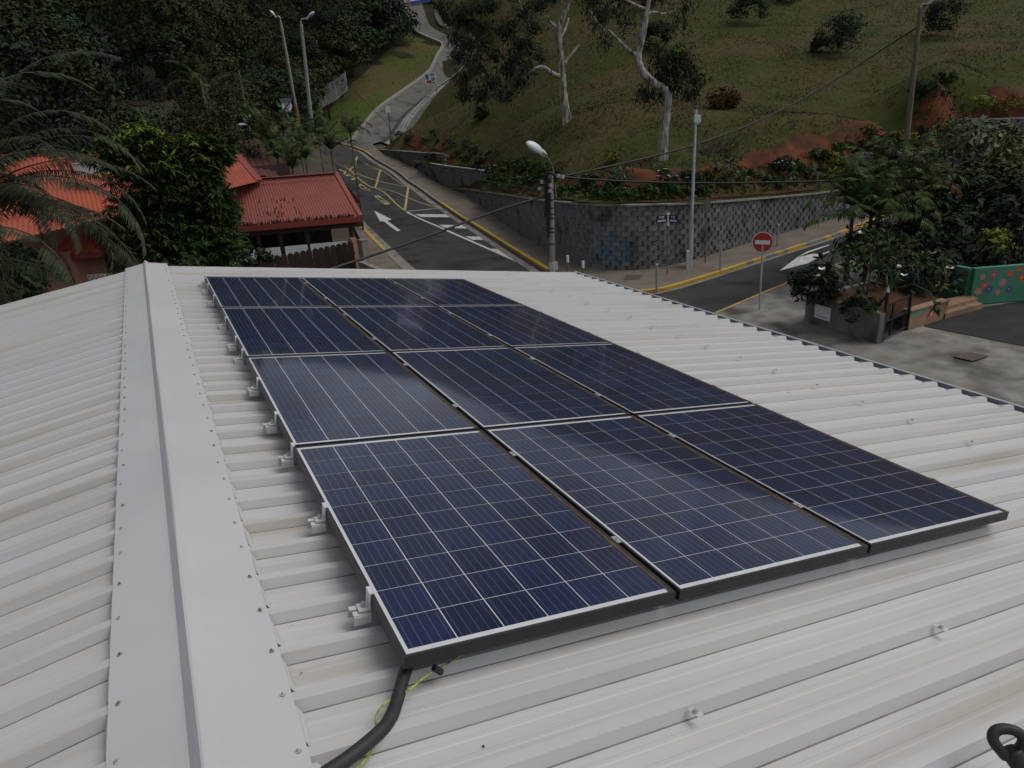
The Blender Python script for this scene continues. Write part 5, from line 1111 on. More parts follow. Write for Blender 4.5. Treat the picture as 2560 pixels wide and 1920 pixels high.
d2 = (Q0-Q2).normalized(); n2 = Vector((d2.y,-d2.x,0)); n2 = n2 if n2.dot(CAM-Q0) > 0 else -n2
for (t, h, r, k) in ((.62,.80,.10,4),(.80,.92,.09,4),(.86,.62,.08,4),(.72,.34,.14,4)): flower(mw_, Q2.lerp(Q0,t)+n2*.082+Vector((0,0,h)), n2, r, pinks[k], 4, t*5)
# ------------------------------------------------------------------ vegetation
def unit(v): return v/(np.linalg.norm(v, axis=1)[:,None]+1e-9)
def leaves(C, nrm, l, w_, g, droop=0, dirs=None):
    n = len(C); D = g.normal(size=(n,3)) if dirs is None else dirs
    D = D-nrm*np.sum(D*nrm, axis=1)[:,None] if dirs is None else D
    D = unit(D); D[:,2] -= droop; D = unit(D); Sd = unit(np.cross(D, nrm)); sv = np.exp(g.normal(size=(n,1))*.32); ls = l*sv*g.uniform(.85,1.15,(n,1)); ws = w_*sv*g.uniform(.8,1.2,(n,1))
    b = np.cross(Sd, D)*ws*.25
    return np.stack([C-D*ls/2, C+Sd*ws/2+b, C+D*ls/2, C-Sd*ws/2+b], 1).reshape(-1,3)
def crown_pts(rad, nclump, per, cr_, g, shell=.62, squash=.8, lobes=0):
    d = unit(g.normal(size=(nclump,3))); d[:,2] = np.where(d[:,2] < -.55, -d[:,2], d[:,2]); rr = g.uniform(shell,1,(nclump,1))
    if lobes: rr *= (1+.22*np.sin(d[:,:1]*lobes+1.3)+.18*np.sin(d[:,1:2]*lobes*1.4+d[:,2:]*2))
    c = d*rr*np.array(rad); c = np.repeat(c, per, 0); rs = np.repeat(g.uniform(.6,1.25,(nclump,1)), per, 0)*cr_
    o = unit(g.normal(size=c.shape))*(g.uniform(0,1,(len(c),1))**.45)*rs; o[:,2] *= squash
    nr = unit(unit(o)*.8+unit(c)*.5+np.array((0,0,.55))+g.normal(size=c.shape)*.45)
    return c+o, nr
def crown_mesh(name, rad, nclump, per, l, w_, m, seed, cr_=.9, droop=.15, **k):
    g = np.random.default_rng(seed); C, n = crown_pts(rad, nclump, per, cr_, g, **k); return np_mesh(name, leaves(C, n, l, w_, g, droop), 4, m)
def limb_mesh(name, h, r, spread, m, seed):
    rr = random.Random(seed); q = MB(); q.tube([(0,0,-.4),(rr.uniform(-.15,.15),rr.uniform(-.15,.15),h*.5),(rr.uniform(-.3,.3),rr.uniform(-.3,.3),h)], [r*1.25,r,r*.75], 8)
    for k in range(5):
        a = rr.uniform(0,2*PI); q.tube([(0,0,h*rr.uniform(.75,.98)),(math.cos(a)*spread*.45,math.sin(a)*spread*.45,h+spread*.35),(math.cos(a)*spread*.85,math.sin(a)*spread*.85,h+spread*rr.uniform(.5,.8))], [r*.5,r*.35,r*.15], 6)
    return q.mesh(name, m, None, True)
# ---- the wood on the left hill: individual trees sharing six crowns
protos = []
spec = [((3.4,3.4,2.9),64,80,.27,.13,M_lf[0]),((2.8,2.9,3.5),58,80,.24,.12,M_lf[1]),((3.8,3.5,2.6),66,80,.27,.12,M_lf[2]),((3.0,3.2,3.1),56,84,.30,.14,M_lf[0]),((3.3,2.9,2.5),58,80,.24,.13,M_lf[1]),((2.5,2.6,3.9),52,84,.25,.11,M_lf[2])]
wl_lab = 'dark green broadleaf tree, one of the dense wood covering the left hillside'
for i, (rad, nc, per, l, w_, m) in enumerate(spec):
    t = thing('broadleaf_tree', wl_lab, 'tree', (0,0,0), 'trees of the dense wood on the left hillside')
    link('trunk', limb_mesh('trunk', 3.0, .2, 2.4, M_bark, i), t)
    c = link('crown', crown_mesh('crown', rad, nc, per, l, w_, m, 10+i, cr_=1.05, lobes=3+i*.6), t); c.location = (0,0,3.3+rad[2]*.62)
    protos.append(t)
def wood_label(t, k, d):
    t['label'] = '%s broadleaf tree %s' % (('dark green','olive green','blue green')[k % 3], 'at the near edge of the wood, just above the orange roofs' if d < 66 else 'in the middle of the dense wood on the left hillside' if d < 106 else 'high up at the top of the wooded left hillside')
    t['group'] = 'wood on the left hillside: '+t['label'][:60]
slope_chk = [p[:2] for p in SLOPE]+[tuple(p) for p in PLEFT[::-1]]
cam2 = np.array((CAM.x, CAM.y)); placed = []; used = [0]*6; g = np.random.default_rng(21)
road_av = (19.156,80.452,4.932)
for d in (50, 55.5, 61, 67, 74, 82, 91, 101, 112, 124, 137, 151):
    stp = 4.5+d*.008; az = -26+g.uniform(0,3)
    while az < 24.5:
        a = R(az+g.uniform(-.8,.8)); dd = d+g.uniform(-2.6,2.6); p = cam2+np.array((math.sin(a), math.cos(a)))*dd; az += math.degrees(stp/d)
        if inpoly(p, slope_chk)[0]: continue
        if min(np.hypot(p[0]-s_[0], p[1]-s_[1]) for s_ in slope_chk) < 2.4: continue
        if d < 100 and az > 13.2+max(0, (d-66))*.16: continue
        if d < 64 and az > 2.6: continue
        if min(np.hypot(p[0]-q_[0], p[1]-q_[1]) for q_ in PATH) < 5.5: continue
        if inpoly(p, hill_poly)[0]: continue
        k = int(g.integers(0,6)); t = protos[k] if not used[k] else copy_tree(protos[k]); used[k] += 1
        z = Lz(*p); s_ = g.uniform(.85,1.25); t.location = (p[0], p[1], z-.2); t.rotation_euler = (0,0,g.uniform(0,6.28)); t.scale = (s_*g.uniform(.9,1.1), s_*g.uniform(.9,1.1), s_*g.uniform(.85,1.15)); placed.append(p); wood_label(t, k, d)
for p3 in [(11.598,68.765,10.110),(14.541,74.354,11.612),(10.992,72.898,8.406),(18.254,87.902,9.541),(13.770,80.571,12.530),(8.635,67.154,7.748),(6.746,63.337,7.309),(9.012,63.075,9.161),(25.823,100.581,18.838),(24.993,106.930,21.367),(26.713,97.269,17.325),(19.725,94.747,18.227),(5.142,61.472,7.631),(4.755,47.455,5.348),(6.772,55.290,6.135),(3.931,42.508,5.395),(3.881,54.546,8.054),(4.215,41.479,5.252),(1.984,43.637,6.493),(31.816,105.212,20.519),(21.020,89.373,15.027),(-1.437,36.679,5.428),(-0.448,37.191,5.166),(0.543,38.682,6.085),(-1.870,37.667,6.502)]:
    k = int(g.integers(0,6)); t = protos[k] if not used[k] else copy_tree(protos[k]); used[k] += 1; s_ = g.uniform(.62,.85); t.location = (p3[0], p3[1], max(Lz(p3[0],p3[1])-.3, p3[2]-5*s_) if p3[1] > 45 else p3[2]-5.2*s_); t.scale = (s_,s_,s_); t.rotation_euler = (0,0,g.uniform(0,6.28)); wood_label(t, k, math.hypot(p3[0]-CAM.x, p3[1]-CAM.y))
for k in range(6):
    if not used[k]:
        for ch in list(protos[k].children): bpy.data.objects.remove(ch)
        bpy.data.objects.remove(protos[k])
def tree_at(px_c, rad, label, m, nc, per, l, w_, seed, base=None, name='broadleaf_tree', cat='tree', trunk=True, group=None, tm=None, **k):
    c = Vector(px_c); bz = base if base is not None else Lz(c.x, c.y)
    t = thing(name, label, cat, (c.x, c.y, bz), group)
    if trunk: link('trunk', limb_mesh('trunk', max(.4, c.z-bz-rad[2]*.5), .06+.03*rad[0], rad[0]*.8, tm or M_bark, seed), t)
    o = link('crown', crown_mesh('crown', rad, nc, per, l, w_, m, seed, **k), t); o.location = (0,0,c.z-bz); return t
tree_at((37.269,106.683,20.360), (4.6,4.2,3.9), 'large very dark tree standing over the top of the grass slope', M_lf[2], 70, 60, .5, .24, 61, cr_=1.4)
tree_at((33.595,102.603,18.870), (4.6,4.2,4.2), 'tall dark tree left of the grass slope crest with a shadow on the grass', M_lf[0], 64, 60, .5, .24, 62, cr_=1.3)
tree_at((25.289,91.440,14.041), (3.6,3.4,3.4), 'rounded olive green tree beside the white house', M_lf[1], 52, 60, .4, .2, 63, cr_=1.1)
tree_at((28.313,95.808,15.739), (3.4,3.2,4.0), 'dark tree between the olive tree and the grass slope', M_lf[0], 52, 60, .4, .2, 64, cr_=1.1)
tree_at((22.005,86.072,11.532), (2.4,2.4,2.2), 'brownish green tree at the lower left foot of the grass slope', M_lf[1], 44, 54, .34, .17, 65, cr_=.8)
# ---- palms
def frond_mesh(name, Lf, rise, droop, nl, ll, lw, hang, seed, m, tube_r=.02):
    rr = np.random.default_rng(seed); n = 15; P = []; ang = rise; p = np.zeros(3)
    for i in range(n):
        P.append(p.copy()); ang -= droop/n*(.4+1.2*i/n); p = p+np.array((math.cos(ang),0,math.sin(ang)))*Lf/n
    P = np.array(P); V = []
    for k in range(nl):
        t = .10+.9*k/nl; f = t*(n-1); i = min(int(f), n-2); c = P[i]*(1-f+i)+P[i+1]*(f-i); T = P[i+1]-P[i]; T /= np.linalg.norm(T)
        ln = ll*(math.sin(min(1,t*1.25+.12)*PI)**.6 if t < .72 else max(.25,(1-t)*2.6)**.8)*rr.uniform(.85,1.1)
        for sg in (-1, 1):
            d = np.array((0,sg,0))*.86+T*.50+np.array((0,0,-hang*rr.uniform(.5,1.4))); d /= np.linalg.norm(d); w_ = np.cross(d, np.array((0,0,1.))); w_ /= np.linalg.norm(w_)+1e-6; m_ = c+d*ln*.5+np.array((0,0,.02)); e = c+d*ln+np.array((0,0,-hang*.3*ln))
            V += [c, m_+w_*lw, e, m_-w_*lw]
    q = MB(); q.tube([tuple(p_) for p_ in P], [tube_r*(1-.85*i/n) for i in range(n)], 5); b = len(q.V); q.add([tuple(v) for v in V], [(4*i,4*i+1,4*i+2,4*i+3) for i in range(len(V)//4)], 1)
    return q.mesh(name, [M_palmtr, m])
FR = {}
def fronds(kind):
    if kind in FR: return FR[kind]
    a = dict(date=(3.9,.95,2.1,92,.46,.014,.45,M_datepalm), coco=(3.8,.95,1.9,40,.55,.022,.5,M_palm), areca=(2.3,1.25,2.0,34,.50,.024,.35,M_palm), small=(1.75,1.2,2.5,30,.40,.018,.45,M_datepalm), right=(2.2,1.15,2.1,34,.52,.026,.4,M_palm))[kind]
    FR[kind] = [frond_mesh('frond', a[0]*f, a[1]*r_, a[2]*dr_, a[3], a[4], a[5], a[6], i, a[7]) for i, (f, r_, dr_) in enumerate(((1,1,1),(1.08,.85,.85),(.92,1.1,1.2)))]
    return FR[kind]
def palm(crown, label, kind, nf, tilt=(-.75,.65), base=None, tr=.09, group=None, dead=0, lean=(0,0)):
    c = Vector(crown); bz = base if base is not None else Lz(c.x, c.y); b = Vector((c.x-lean[0], c.y-lean[1], bz)); t = thing('palm', label, 'palm', b, group)
    q = MB(); q.tube([b-Vector((0,0,.3)), b.lerp(c,.5)+Vector((lean[0]*.15,0,0)), c], [tr*1.25, tr, tr*.85], 8); q.tube([c-Vector((0,0,.05)), c+Vector((0,0,.25))], [tr*1.1,tr*.5], 8); q.build('trunk', M_palmtr, t, smooth=True)
    rr = random.Random(int(abs(c.x*37+c.y*11))); ms = fronds(kind)
    for k in range(nf):
        az = k*2.39996+rr.uniform(-.25,.25); tl = tilt[0]+(tilt[1]-tilt[0])*((k+.5)/nf)+rr.uniform(-.12,.12); me = rr.choice(ms)
        if dead and k < dead: me = me.copy(); me.materials[1] = M_brfrond
        f = link('frond', me, t, c-b+Vector((0,0,.12)), (0,0,0)); f.rotation_euler = (Matrix.Rotation(az,3,'Z')@Matrix.Rotation(-tl,3,'Y')@Matrix.Rotation(rr.uniform(-.3,.3),3,'X')).to_euler(); s_ = rr.uniform(.85,1.12); f.scale = (s_,s_,s_)
    return t
palm((-3.136,6.945,5.508), 'large feathery grey green palm sweeping in from the left edge over the orange roof', 'date', 48, (-.95,.6), tr=.2, base=0)
palm((-3.788,5.786,4.652), 'second grey green palm at the far left edge beside the roof verge', 'date', 18, (-.8,.5), tr=.2, base=0)
palm((5.002,49.440,9.057), 'coconut palm crown rising above the wood behind the short pale pole', 'coco', 15, (-.6,.7), tr=.14)
palm((12.867,90.809,18.829), 'pale coconut palm high in the wood near the top of the picture', 'coco', 14, (-.6,.7), tr=.14)
palm((14.539,82.472,15.239), 'coconut palm among dark trees left of the lamp posts', 'coco', 14, (-.6,.7), tr=.14)
for i, (P_, lab) in enumerate((((7.131,41.123,5.532),'leafy palm behind the pavilion roof, leftmost of the clump'),((8.927,44.882,5.968),'palm in the clump just below the 30 zone sign'),((9.099,40.783,5.109),'palm of the clump left of the bare concrete lamp post foot'),((11.592,46.395,5.538),'palm at the foot of the bare concrete lamp post'),((6.675,35.121,4.679),'low palm directly above the red pavilion ridge'),((8.147,34.856,4.564),'yellowish low palm above the right end of the red pavilion ridge'),((11.397,42.339,4.677),'palm at the left edge of the road bend'),((7.293,47.162,6.450),'palm below the small white box'),((7.017,33.034,4.183),'lowest palm touching the red pavilion ridge'))):
    palm(P_, lab, 'areca', 15, (-.35,.95), tr=.05, group='palms behind the red roofed pavilion')
palm((11.261,36.192,5.766), 'slender small palm with drooping fronds on a thin dark trunk beside the road', 'small', 15, (-.55,.75), tr=.05, base=.1)
for i, (P_, lab, nf, dd) in enumerate((((21.471,9.193,2.560),'palm nearest the side street in the right hand clump',22,1),((23.563,9.760,3.266),'tallest palm of the right hand clump behind the overhead cable',22,2),((23.391,8.295,2.815),'palm with a brown hanging frond in the right hand clump',22,3),((21.042,8.119,2.320),'dense palm in the middle of the right hand clump',22,1),((22.374,8.001,2.328),'dark palm at the centre back of the right hand clump',22,1))):
    palm(P_, lab, 'right', nf, (-.55,.95), tr=.07, base=.1, dead=dd, group='palm clump behind the planter')
# ---- leafy tree in front of the orange roof (lanceolate leaves in rosettes)
def rosettes(C, g, n=13, l=.21, w_=.045, droop=.55):
    c = np.repeat(C, n, 0); D = g.normal(size=c.shape); D[:,2] = D[:,2]*.35+.15; D = unit(D); nr = unit(np.cross(np.cross(D, np.array((0,0,1.))), D)+g.normal(size=c.shape)*.15)
    return leaves(c+D*l*.5, nr, l, w_, g, droop, dirs=D)
def lobe_pts(c, rad, n, g, shell=.72):
    d = unit(g.normal(size=(n,3))); d[:,2] = np.where(d[:,2] < -.6, -d[:,2], d[:,2]); r_ = g.uniform(shell,1.04,(n,1))*(1+.13*np.sin(d[:,:1]*5)+.10*np.sin(d[:,2:]*6+d[:,1:2]*4)); return np.array(c)+d*r_*np.array(rad)
g = np.random.default_rng(5); mb = Vector((0.214,14.683,3.622)); mt = thing('leafy_tree', 'dense dark leafy tree with fresh bright green shoots in front of the orange roof', 'tree', (mb.x, mb.y, 0))
q = MB(); tp = Vector((0.608,14.670,4.625)); q.tube([(mb.x,mb.y,-.2), mb.lerp(tp,.3), tp, Vector((0.893,14.455,5.185))], [.26,.22,.17,.12], 9)
for e in ((-0.349,14.291,5.736), (1.078,14.644,5.727), (1.529,14.812,5.748), (-0.251,13.991,4.646), (1.208,14.235,4.075)): q.tube(smooth([tp-Vector((0,0,.6)), tp.lerp(Vector(e),.5)+Vector((0,0,.15)), e], 1), [.11,.1,.08,.05][:4] if False else .06, 6)
q.build('trunk', M_bark, mt, smooth=True)
dark = [lobe_pts((0.245,14.382,4.020), (1.75,1.7,1.3), 900, g, .55), lobe_pts((-0.381,14.091,3.771), (1.0,1.0,.9), 330, g, .5), lobe_pts((1.060,14.245,3.829), (1.15,1.1,1.25), 420, g, .5), lobe_pts((0.843,14.658,5.470), (1.0,1.0,.85), 380, g, .5), lobe_pts((1.545,14.911,5.782), (.8,.85,.6), 240, g, .5), lobe_pts((-0.271,14.391,5.822), (1.0,1.0,.85), 360, g, .5), lobe_pts((0.047,14.287,4.903), (1.1,1.0,.85), 320, g, .4), lobe_pts((0.997,14.449,4.793), (1.0,.95,.8), 260, g, .4), lobe_pts((0.204,13.883,3.202), (1.7,1.2,.75), 380, g, .4)]
V = rosettes(np.concatenate(dark), g); mo_ = np.array((mb.x, mb.y, 0)); o = link('crown', np_mesh('crown', V-mo_, 4, M_mango), mt)
new = [p for p in np.concatenate([lobe_pts((-0.310,14.191,5.915), (1.0,1.0,.82), 110, g, .98), lobe_pts((0.799,14.460,5.606), (.95,.95,.78), 60, g, .98), lobe_pts((-0.687,14.189,6.122), (.45,.45,.35), 36, g, .8)]) if g.random() < .8 and p[1] < mb.y+.9]
V = rosettes(np.array(new), g, 11, .22, .05, .5); link('fresh_shoots', np_mesh('fresh_shoots', V-mo_, 4, M_mangonew), mt)
tree_at((2.355,16.540,2.420), (.8,.6,.45), 'low bush with glossy leaves in front of the white lattice', M_dshrub, 26, 26, .16, .08, 72, base=.1, name='bush', cat='bush', cr_=.25)
tree_at((0.022,12.187,3.171), (.85,.6,.40), 'dark bush below the leafy tree just past the roof verge', M_dshrub, 24, 26, .16, .08, 73, base=.1, name='bush', cat='bush', cr_=.25)
tree_at((-3.379,10.454,3.803), (.9,.8,.7), 'dim bush under the palms beside the left roof edge', M_dshrub, 30, 30, .2, .08, 74, base=.1, name='bush', cat='bush', cr_=.35)
# ---- the two paperbark trees on the grass hill
def limb(q, pts, ws, n=10):
    P = smooth([Vector(p) for p in pts], 2); m = len(P); k = len(pts); q.tube(P, [float(np.interp(i/(m-1), np.linspace(0,1,k), ws))*(1+.22*mnoise.noise((i*.9,k,0))) for i in range(m)], n)
def hang_clumps(parent, cs, m, seed, per=150, l=.26, w_=.07, r=.9, anchors=None, bark=None):
    if anchors:
        rr = random.Random(seed); done = [Vector(a) for a in anchors]
        for c in sorted([Vector(c[:3]) for c in cs], key=lambda c: min((c-a).length for a in done)):
            q = MB(); a = min(done, key=lambda a: (c-a).length); md = a.lerp(c,.5)+Vector((rr.uniform(-.2,.2),rr.uniform(-.2,.2),.12*(c-a).length)); q.tube(smooth([a, md, c], 1), [.045,.04,.03,.018,.012][:5] if len(smooth([a, md, c], 1)) == 5 else .03, 5); done.append(c); q.build('branch', bark, parent, smooth=True)
    g = np.random.default_rng(seed); C = np.repeat(np.array([c[:3] for c in cs]), per, 0); rs = np.repeat(np.array([[c[3] if len(c) > 3 else r] for c in cs]), per, 0)
    o = unit(g.normal(size=C.shape))*(g.uniform(0,1,(len(C),1))**.5)*rs*g.uniform(.5,1.3,(len(C),1)); o[:,2] *= .8; nr = unit(o+g.normal(size=C.shape)*.8*rs+np.array((0,0,.3))); D = unit(g.normal(size=C.shape)*.6+np.array((0,0,-.8)))
    V = leaves(C+o, nr, l, w_, g, .2, dirs=D)-np.array(ORG[parent]); return link('crown', np_mesh('crown', V, 4, m), parent)
t1b = Vector((24.147,32.948,5.706)); t1 = thing('paperbark_tree', 'pale barked tree with a long crooked branch to the left on the grass hill', 'tree', t1b)
q = MB(); limb(q, [(24.239,32.893,5.453),(24.137,32.954,6.197),(24.087,32.984,7.008),(24.043,33.010,7.941),(24.027,33.019,8.989),(23.939,33.071,10.024),(23.899,33.095,10.989),(24.131,32.958,11.520),(24.434,32.776,12.139),(24.640,32.651,12.806)], [.40,.30,.26,.24,.20,.19,.19,.15,.13,.10])
limb(q, [(24.288,32.631,5.556),(24.213,32.792,6.323),(24.145,32.950,7.271)], [.17,.14,.10]); limb(q, [(24.175,32.932,8.273),(23.662,33.002,8.375),(23.180,33.048,8.629),(22.896,33.094,8.874),(22.507,33.197,8.919),(22.084,33.313,8.787),(21.726,33.392,8.470),(21.518,33.501,8.278)], [.17,.15,.14,.13,.12,.10,.07,.04])
limb(q, [(24.122,32.963,8.930),(24.479,32.983,9.336),(24.858,32.987,9.689),(25.284,32.959,10.063)], [.12,.10,.07,.05]); limb(q, [(23.921,33.082,10.937),(23.544,33.070,11.240),(23.236,33.017,11.385),(23.126,32.964,11.675)], [.12,.09,.07,.04]); limb(q, [(24.052,33.005,10.523),(24.462,33.110,11.085),(24.774,33.272,11.606)], [.10,.08,.05])
q.build('trunk', M_paper, t1, smooth=True)
hang_clumps(t1, [(20.682,37.036,11.530),(19.822,37.426,10.662),(20.932,35.811,9.827),(21.793,35.384,11.327),(22.588,34.972,12.036),(23.111,34.119,12.422),(21.290,36.748,12.786),(22.155,35.199,13.321),(23.605,33.266,12.794),(25.045,32.989,13.007),(26.235,32.829,12.496),(27.240,33.366,11.811),(19.835,36.325,9.105),(20.486,35.471,8.226),(20.873,34.727,7.503),(21.492,33.966,8.098),(21.308,35.069,8.966),(19.199,37.152,8.647),(21.859,33.661,8.846),(19.234,37.681,10.032),(19.007,37.777,12.154),(19.698,37.480,12.501),(20.503,37.119,12.708),(21.397,35.583,11.097),(22.021,34.705,10.350),(19.176,37.706,10.967),(20.539,36.551,10.562),(19.761,36.906,9.685),(19.060,36.667,7.675),(19.787,35.797,7.602),(21.641,34.564,9.570),(18.868,38.377,13.010),(22.572,33.845,11.140)], M_grey, 31, per=290, r=.80, anchors=[(21.726,33.392,8.470),(22.507,33.197,8.919),(23.126,32.964,11.675),(24.434,32.776,12.139),(23.899,33.095,10.989),(25.284,32.959,10.063)], bark=M_paper)
t2b = Vector((22.659,21.275,3.827)); t2 = thing('paperbark_tree', 'pale barked tree with a kinked trunk and dark leaf clump at its bend', 'tree', t2b)
q = MB(); limb(q, [(22.625,21.302,3.698),(22.655,21.278,4.174),(22.650,21.282,4.711),(22.727,21.222,5.553),(22.803,21.162,6.380),(22.815,21.153,6.851),(22.592,21.327,7.115),(22.136,21.550,7.430),(21.799,21.677,7.773),(21.591,21.829,8.191),(21.574,21.842,8.589),(21.693,21.755,9.128),(21.794,21.681,9.701),(21.935,21.700,10.315),(22.033,21.628,10.949),(22.129,21.555,11.424)], [.30,.27,.25,.21,.19,.19,.19,.18,.18,.18,.15,.14,.13,.11,.09,.07])
limb(q, [(21.574,21.842,8.549),(21.181,21.879,8.779),(20.847,21.993,9.051),(20.515,22.102,9.417),(20.165,22.218,9.742)], [.11,.09,.07,.05,.03]); limb(q, [(21.952,21.688,10.275),(22.206,21.748,10.378),(22.467,21.676,10.387),(22.712,21.614,10.282),(23.033,21.617,10.339),(23.404,21.579,10.410)], [.08,.07,.06,.055,.04,.02]); limb(q, [(21.918,21.713,10.507),(21.379,21.860,10.717),(20.959,21.914,10.911),(20.671,22.115,11.089)], [.07,.06,.05,.03])
q.build('trunk', M_paper, t2, smooth=True)
hang_clumps(t2, [(*c[:3], .75) for c in [(22.999,21.517,7.923),(23.405,21.322,7.387),(22.895,21.725,7.431),(23.858,21.213,7.873),(23.432,21.557,8.417),(24.262,21.006,7.335),(22.050,21.864,6.858),(23.072,21.587,6.902),(22.923,21.956,8.363),(23.827,21.367,8.491),(24.045,21.058,6.729)]], M_grey, 32, per=260, l=.2, w_=.06, anchors=[(22.592,21.327,7.115),(22.136,21.550,7.430)], bark=M_paper)
hang_clumps(t2, [(*c[:3], .85) for c in [(21.147,23.001,10.681),(20.971,24.324,10.257),(21.332,24.085,9.411),(21.962,23.041,10.094),(21.328,22.877,11.242),(22.860,21.752,11.084),(23.998,21.486,10.667),(22.356,22.135,11.518),(20.878,24.980,10.948),(24.309,21.228,11.205),(24.162,21.997,9.950)]], M_grey, 33, per=150, l=.2, w_=.055, anchors=[(20.165,22.218,9.742),(20.671,22.115,11.089),(23.404,21.579,10.410),(22.033,21.628,10.949)], bark=M_paper)
g = np.random.default_rng(8); V = rosettes(lobe_pts((22.935,20.674,8.609), (.28,.28,.16), 16, g), g, 9, .22, .08)-np.array(ORG[t2]); link('bright_shoot', np_mesh('bright_shoot', V, 4, M_mangonew), t2)
# ---- bushes on the hill
for i, (P_, rad, lab, m) in enumerate((((54.750,49.642,12.949),(1.7,1.6,1.5),'dark round bush at the top of the hill above the grey street pole',M_dshrub),((51.605,36.141,9.158),(1.9,1.8,1.6),'largest dark round bush on the upper grass hill',M_dshrub),((60.965,34.120,10.075),(1.7,1.6,1.6),'dark round bush just right of the leaning timber lamp post',M_dshrub),((37.570,62.292,10.428),(1.5,1.4,1.5),'dark bush beside the left branch of the first paperbark tree',M_dshrub),((41.811,46.817,10.707),(1.3,1.3,1.2),'dark bush behind the kinked paperbark trunk',M_dshrub),((40.858,21.119,5.886),(.45,.45,.38),'tiny dark bush beside the leaning timber lamp post',M_dshrub),((29.005,56.320,6.127),(.6,.6,.5),'small dark shrub on the slope near the uphill path',M_dshrub),((54.177,66.438,16.478),(2.2,2,1.2),'dim bush at the top of the hill behind the paperbark trees',M_grey),((65.215,55.109,15.605),(1.4,1.4,1.0),'dim bush at the upper edge of the hill',M_grey),((51.340,37.866,9.525),(.7,.7,.6),'small brownish bush left of the largest round bush',M_grey),((32.313,27.944,5.875),(1.0,.8,.55),'low brown dead bush beside the top of the grey street pole',M_brfrond))):
    b = P_; tree_at((b[0], b[1], b[2]+rad[2]*.85), rad, lab, m, 34, 60, .22, .10, 100+i, base=b[2], name='bush', cat='bush', cr_=.42*rad[0], trunk=False)
b = Vector((25.412,20.665,3.970)); st = thing('dead_branch_heap', 'heap of dark dead branches lying on the grass right of the grey street pole', 'branch heap', b); rr = random.Random(4); q = MB()
for k in range(46):
    a = rr.gauss(.5,.5); l = rr.uniform(.4,1.5); c = b+Vector((rr.uniform(-.9,.9), rr.uniform(-.7,.7), rr.uniform(.05,.55))); d = Vector((math.cos(a)*.9, math.sin(a)*.5, rr.uniform(.1,.8))).normalized()*l/2; q.tube([c-d, c+d], [rr.uniform(.02,.07), .015], 5)
q.build('branches', M_bark, st)
# ---- shrubs, flowers and ground cover of the planting bed
def shrub(p, rad, lab, m, seed, grp='low shrubs of the planting bed', flowers=0, nm='shrub'):
    t = tree_at((p[0], p[1], p[2]+rad[2]*.9), rad, lab, m, 14, 26, .13, .065, seed, base=p[2], name=nm, cat='shrub', trunk=False, group=grp, cr_=rad[0]*.45)
    if flowers:
        g = np.random.default_rng(seed+900); d = unit(g.normal(size=(flowers,3))); d[:,2] = abs(d[:,2])*.8+.2; c = np.array((0,0,rad[2]*.9))+unit(d)*np.array(rad)*1.08; q = MB()
        for cc in c:
            for k in range(5): a = 2*PI*k/5+seed; e = Vector((math.cos(a),math.sin(a),.35))*.075; s_ = Vector((-math.sin(a),math.cos(a),0))*.05; v = Vector(cc); q.add([v, v+e*.6+s_, v+e, v+e*.6-s_], [(0,1,2,3)])
        q.build('blossoms', M_flower, t, local=True)
    return t
for i, (P_, lab, r_) in enumerate((((27.343,65.072,4.482),'white flowered shrub highest on the bank by the uphill path',.5),((22.391,40.712,2.308),'white flowered shrub above the left part of the curved wall',.45),((19.499,17.035,2.947),'largest white flowered shrub above the middle of the curved wall',.55),((20.730,17.293,2.965),'white flowered shrub just left of the grey street pole',.4),((27.884,18.580,2.767),'white flowered shrub on the red soil at the right',.5),((26.595,53.082,3.102),'white flowered shrub above the middle stepped wall',.5),((17.620,20.122,3.088),'shrub with a few white blooms right of the corner pole',.35),((18.432,27.073,2.679),'shrub with tiny white blooms left of the corner pole',.35))):
    shrub(P_, (r_,r_,r_*.9), lab, M_dshrub, 200+i, 'white flowered shrubs on the bank', 9 if r_ > .4 else 4)
for i, (P_, lab, m, r_) in enumerate((((30.905,17.842,2.141),'yellow green shrub in front of the red soil bank',M_yshrub,.75),((31.393,18.858,2.851),'smaller yellow green shrub on the red soil bank',M_yshrub,.5),((23.353,17.631,2.812),'grey green shrub on the bank right of the grey street pole',M_gshrub,.85),((18.066,18.468,3.198),'grey green shrub on the bank behind the overhead cable',M_gshrub,.6),((21.080,23.439,3.765),'yellow leaved sapling on the grass right of the lamp head',M_yshrub,.4),((44.053,19.481,4.478),'yellow flowering shrub above the highest right block wall',M_yshrub,.9),((45.511,18.513,4.500),'second yellow shrub above the highest right block wall',M_yshrub,.8),((37.963,19.285,3.211),'yellow green bush behind the leaning timber lamp post',M_yshrub,.7),((39.930,18.732,3.168),'yellow green bush on the bank above the short block wall',M_yshrub,.8),((35.530,19.018,3.328),'low green bush left of the leaning timber lamp post',M_cover,.55),((42.612,19.335,3.422),'green bush between the two right block walls',M_cover,.8),((32.278,18.423,2.513),'green tuft below the yellow green shrub',M_cover,.5))):
    shrub(P_, (r_,r_,r_*.75), lab, m, 230+i)
g = np.random.default_rng(14); wpts = resample([(w_[0], w_[1], w_[3]) for w_ in WALL[1:]], .55); inw = offset([np.array(p) for p in wpts], -1)-np.array([p[:2] for p in wpts])
smesh = [np_mesh('foliage', leaves(*crown_pts((.34,.34,.26), 9, 22, .16, np.random.default_rng(300+k)), .15, .06, np.random.default_rng(330+k), -.4), 4, (M_cover, M_dshrub, M_cover, M_gshrub, M_pale)[k]) for k in range(5)]
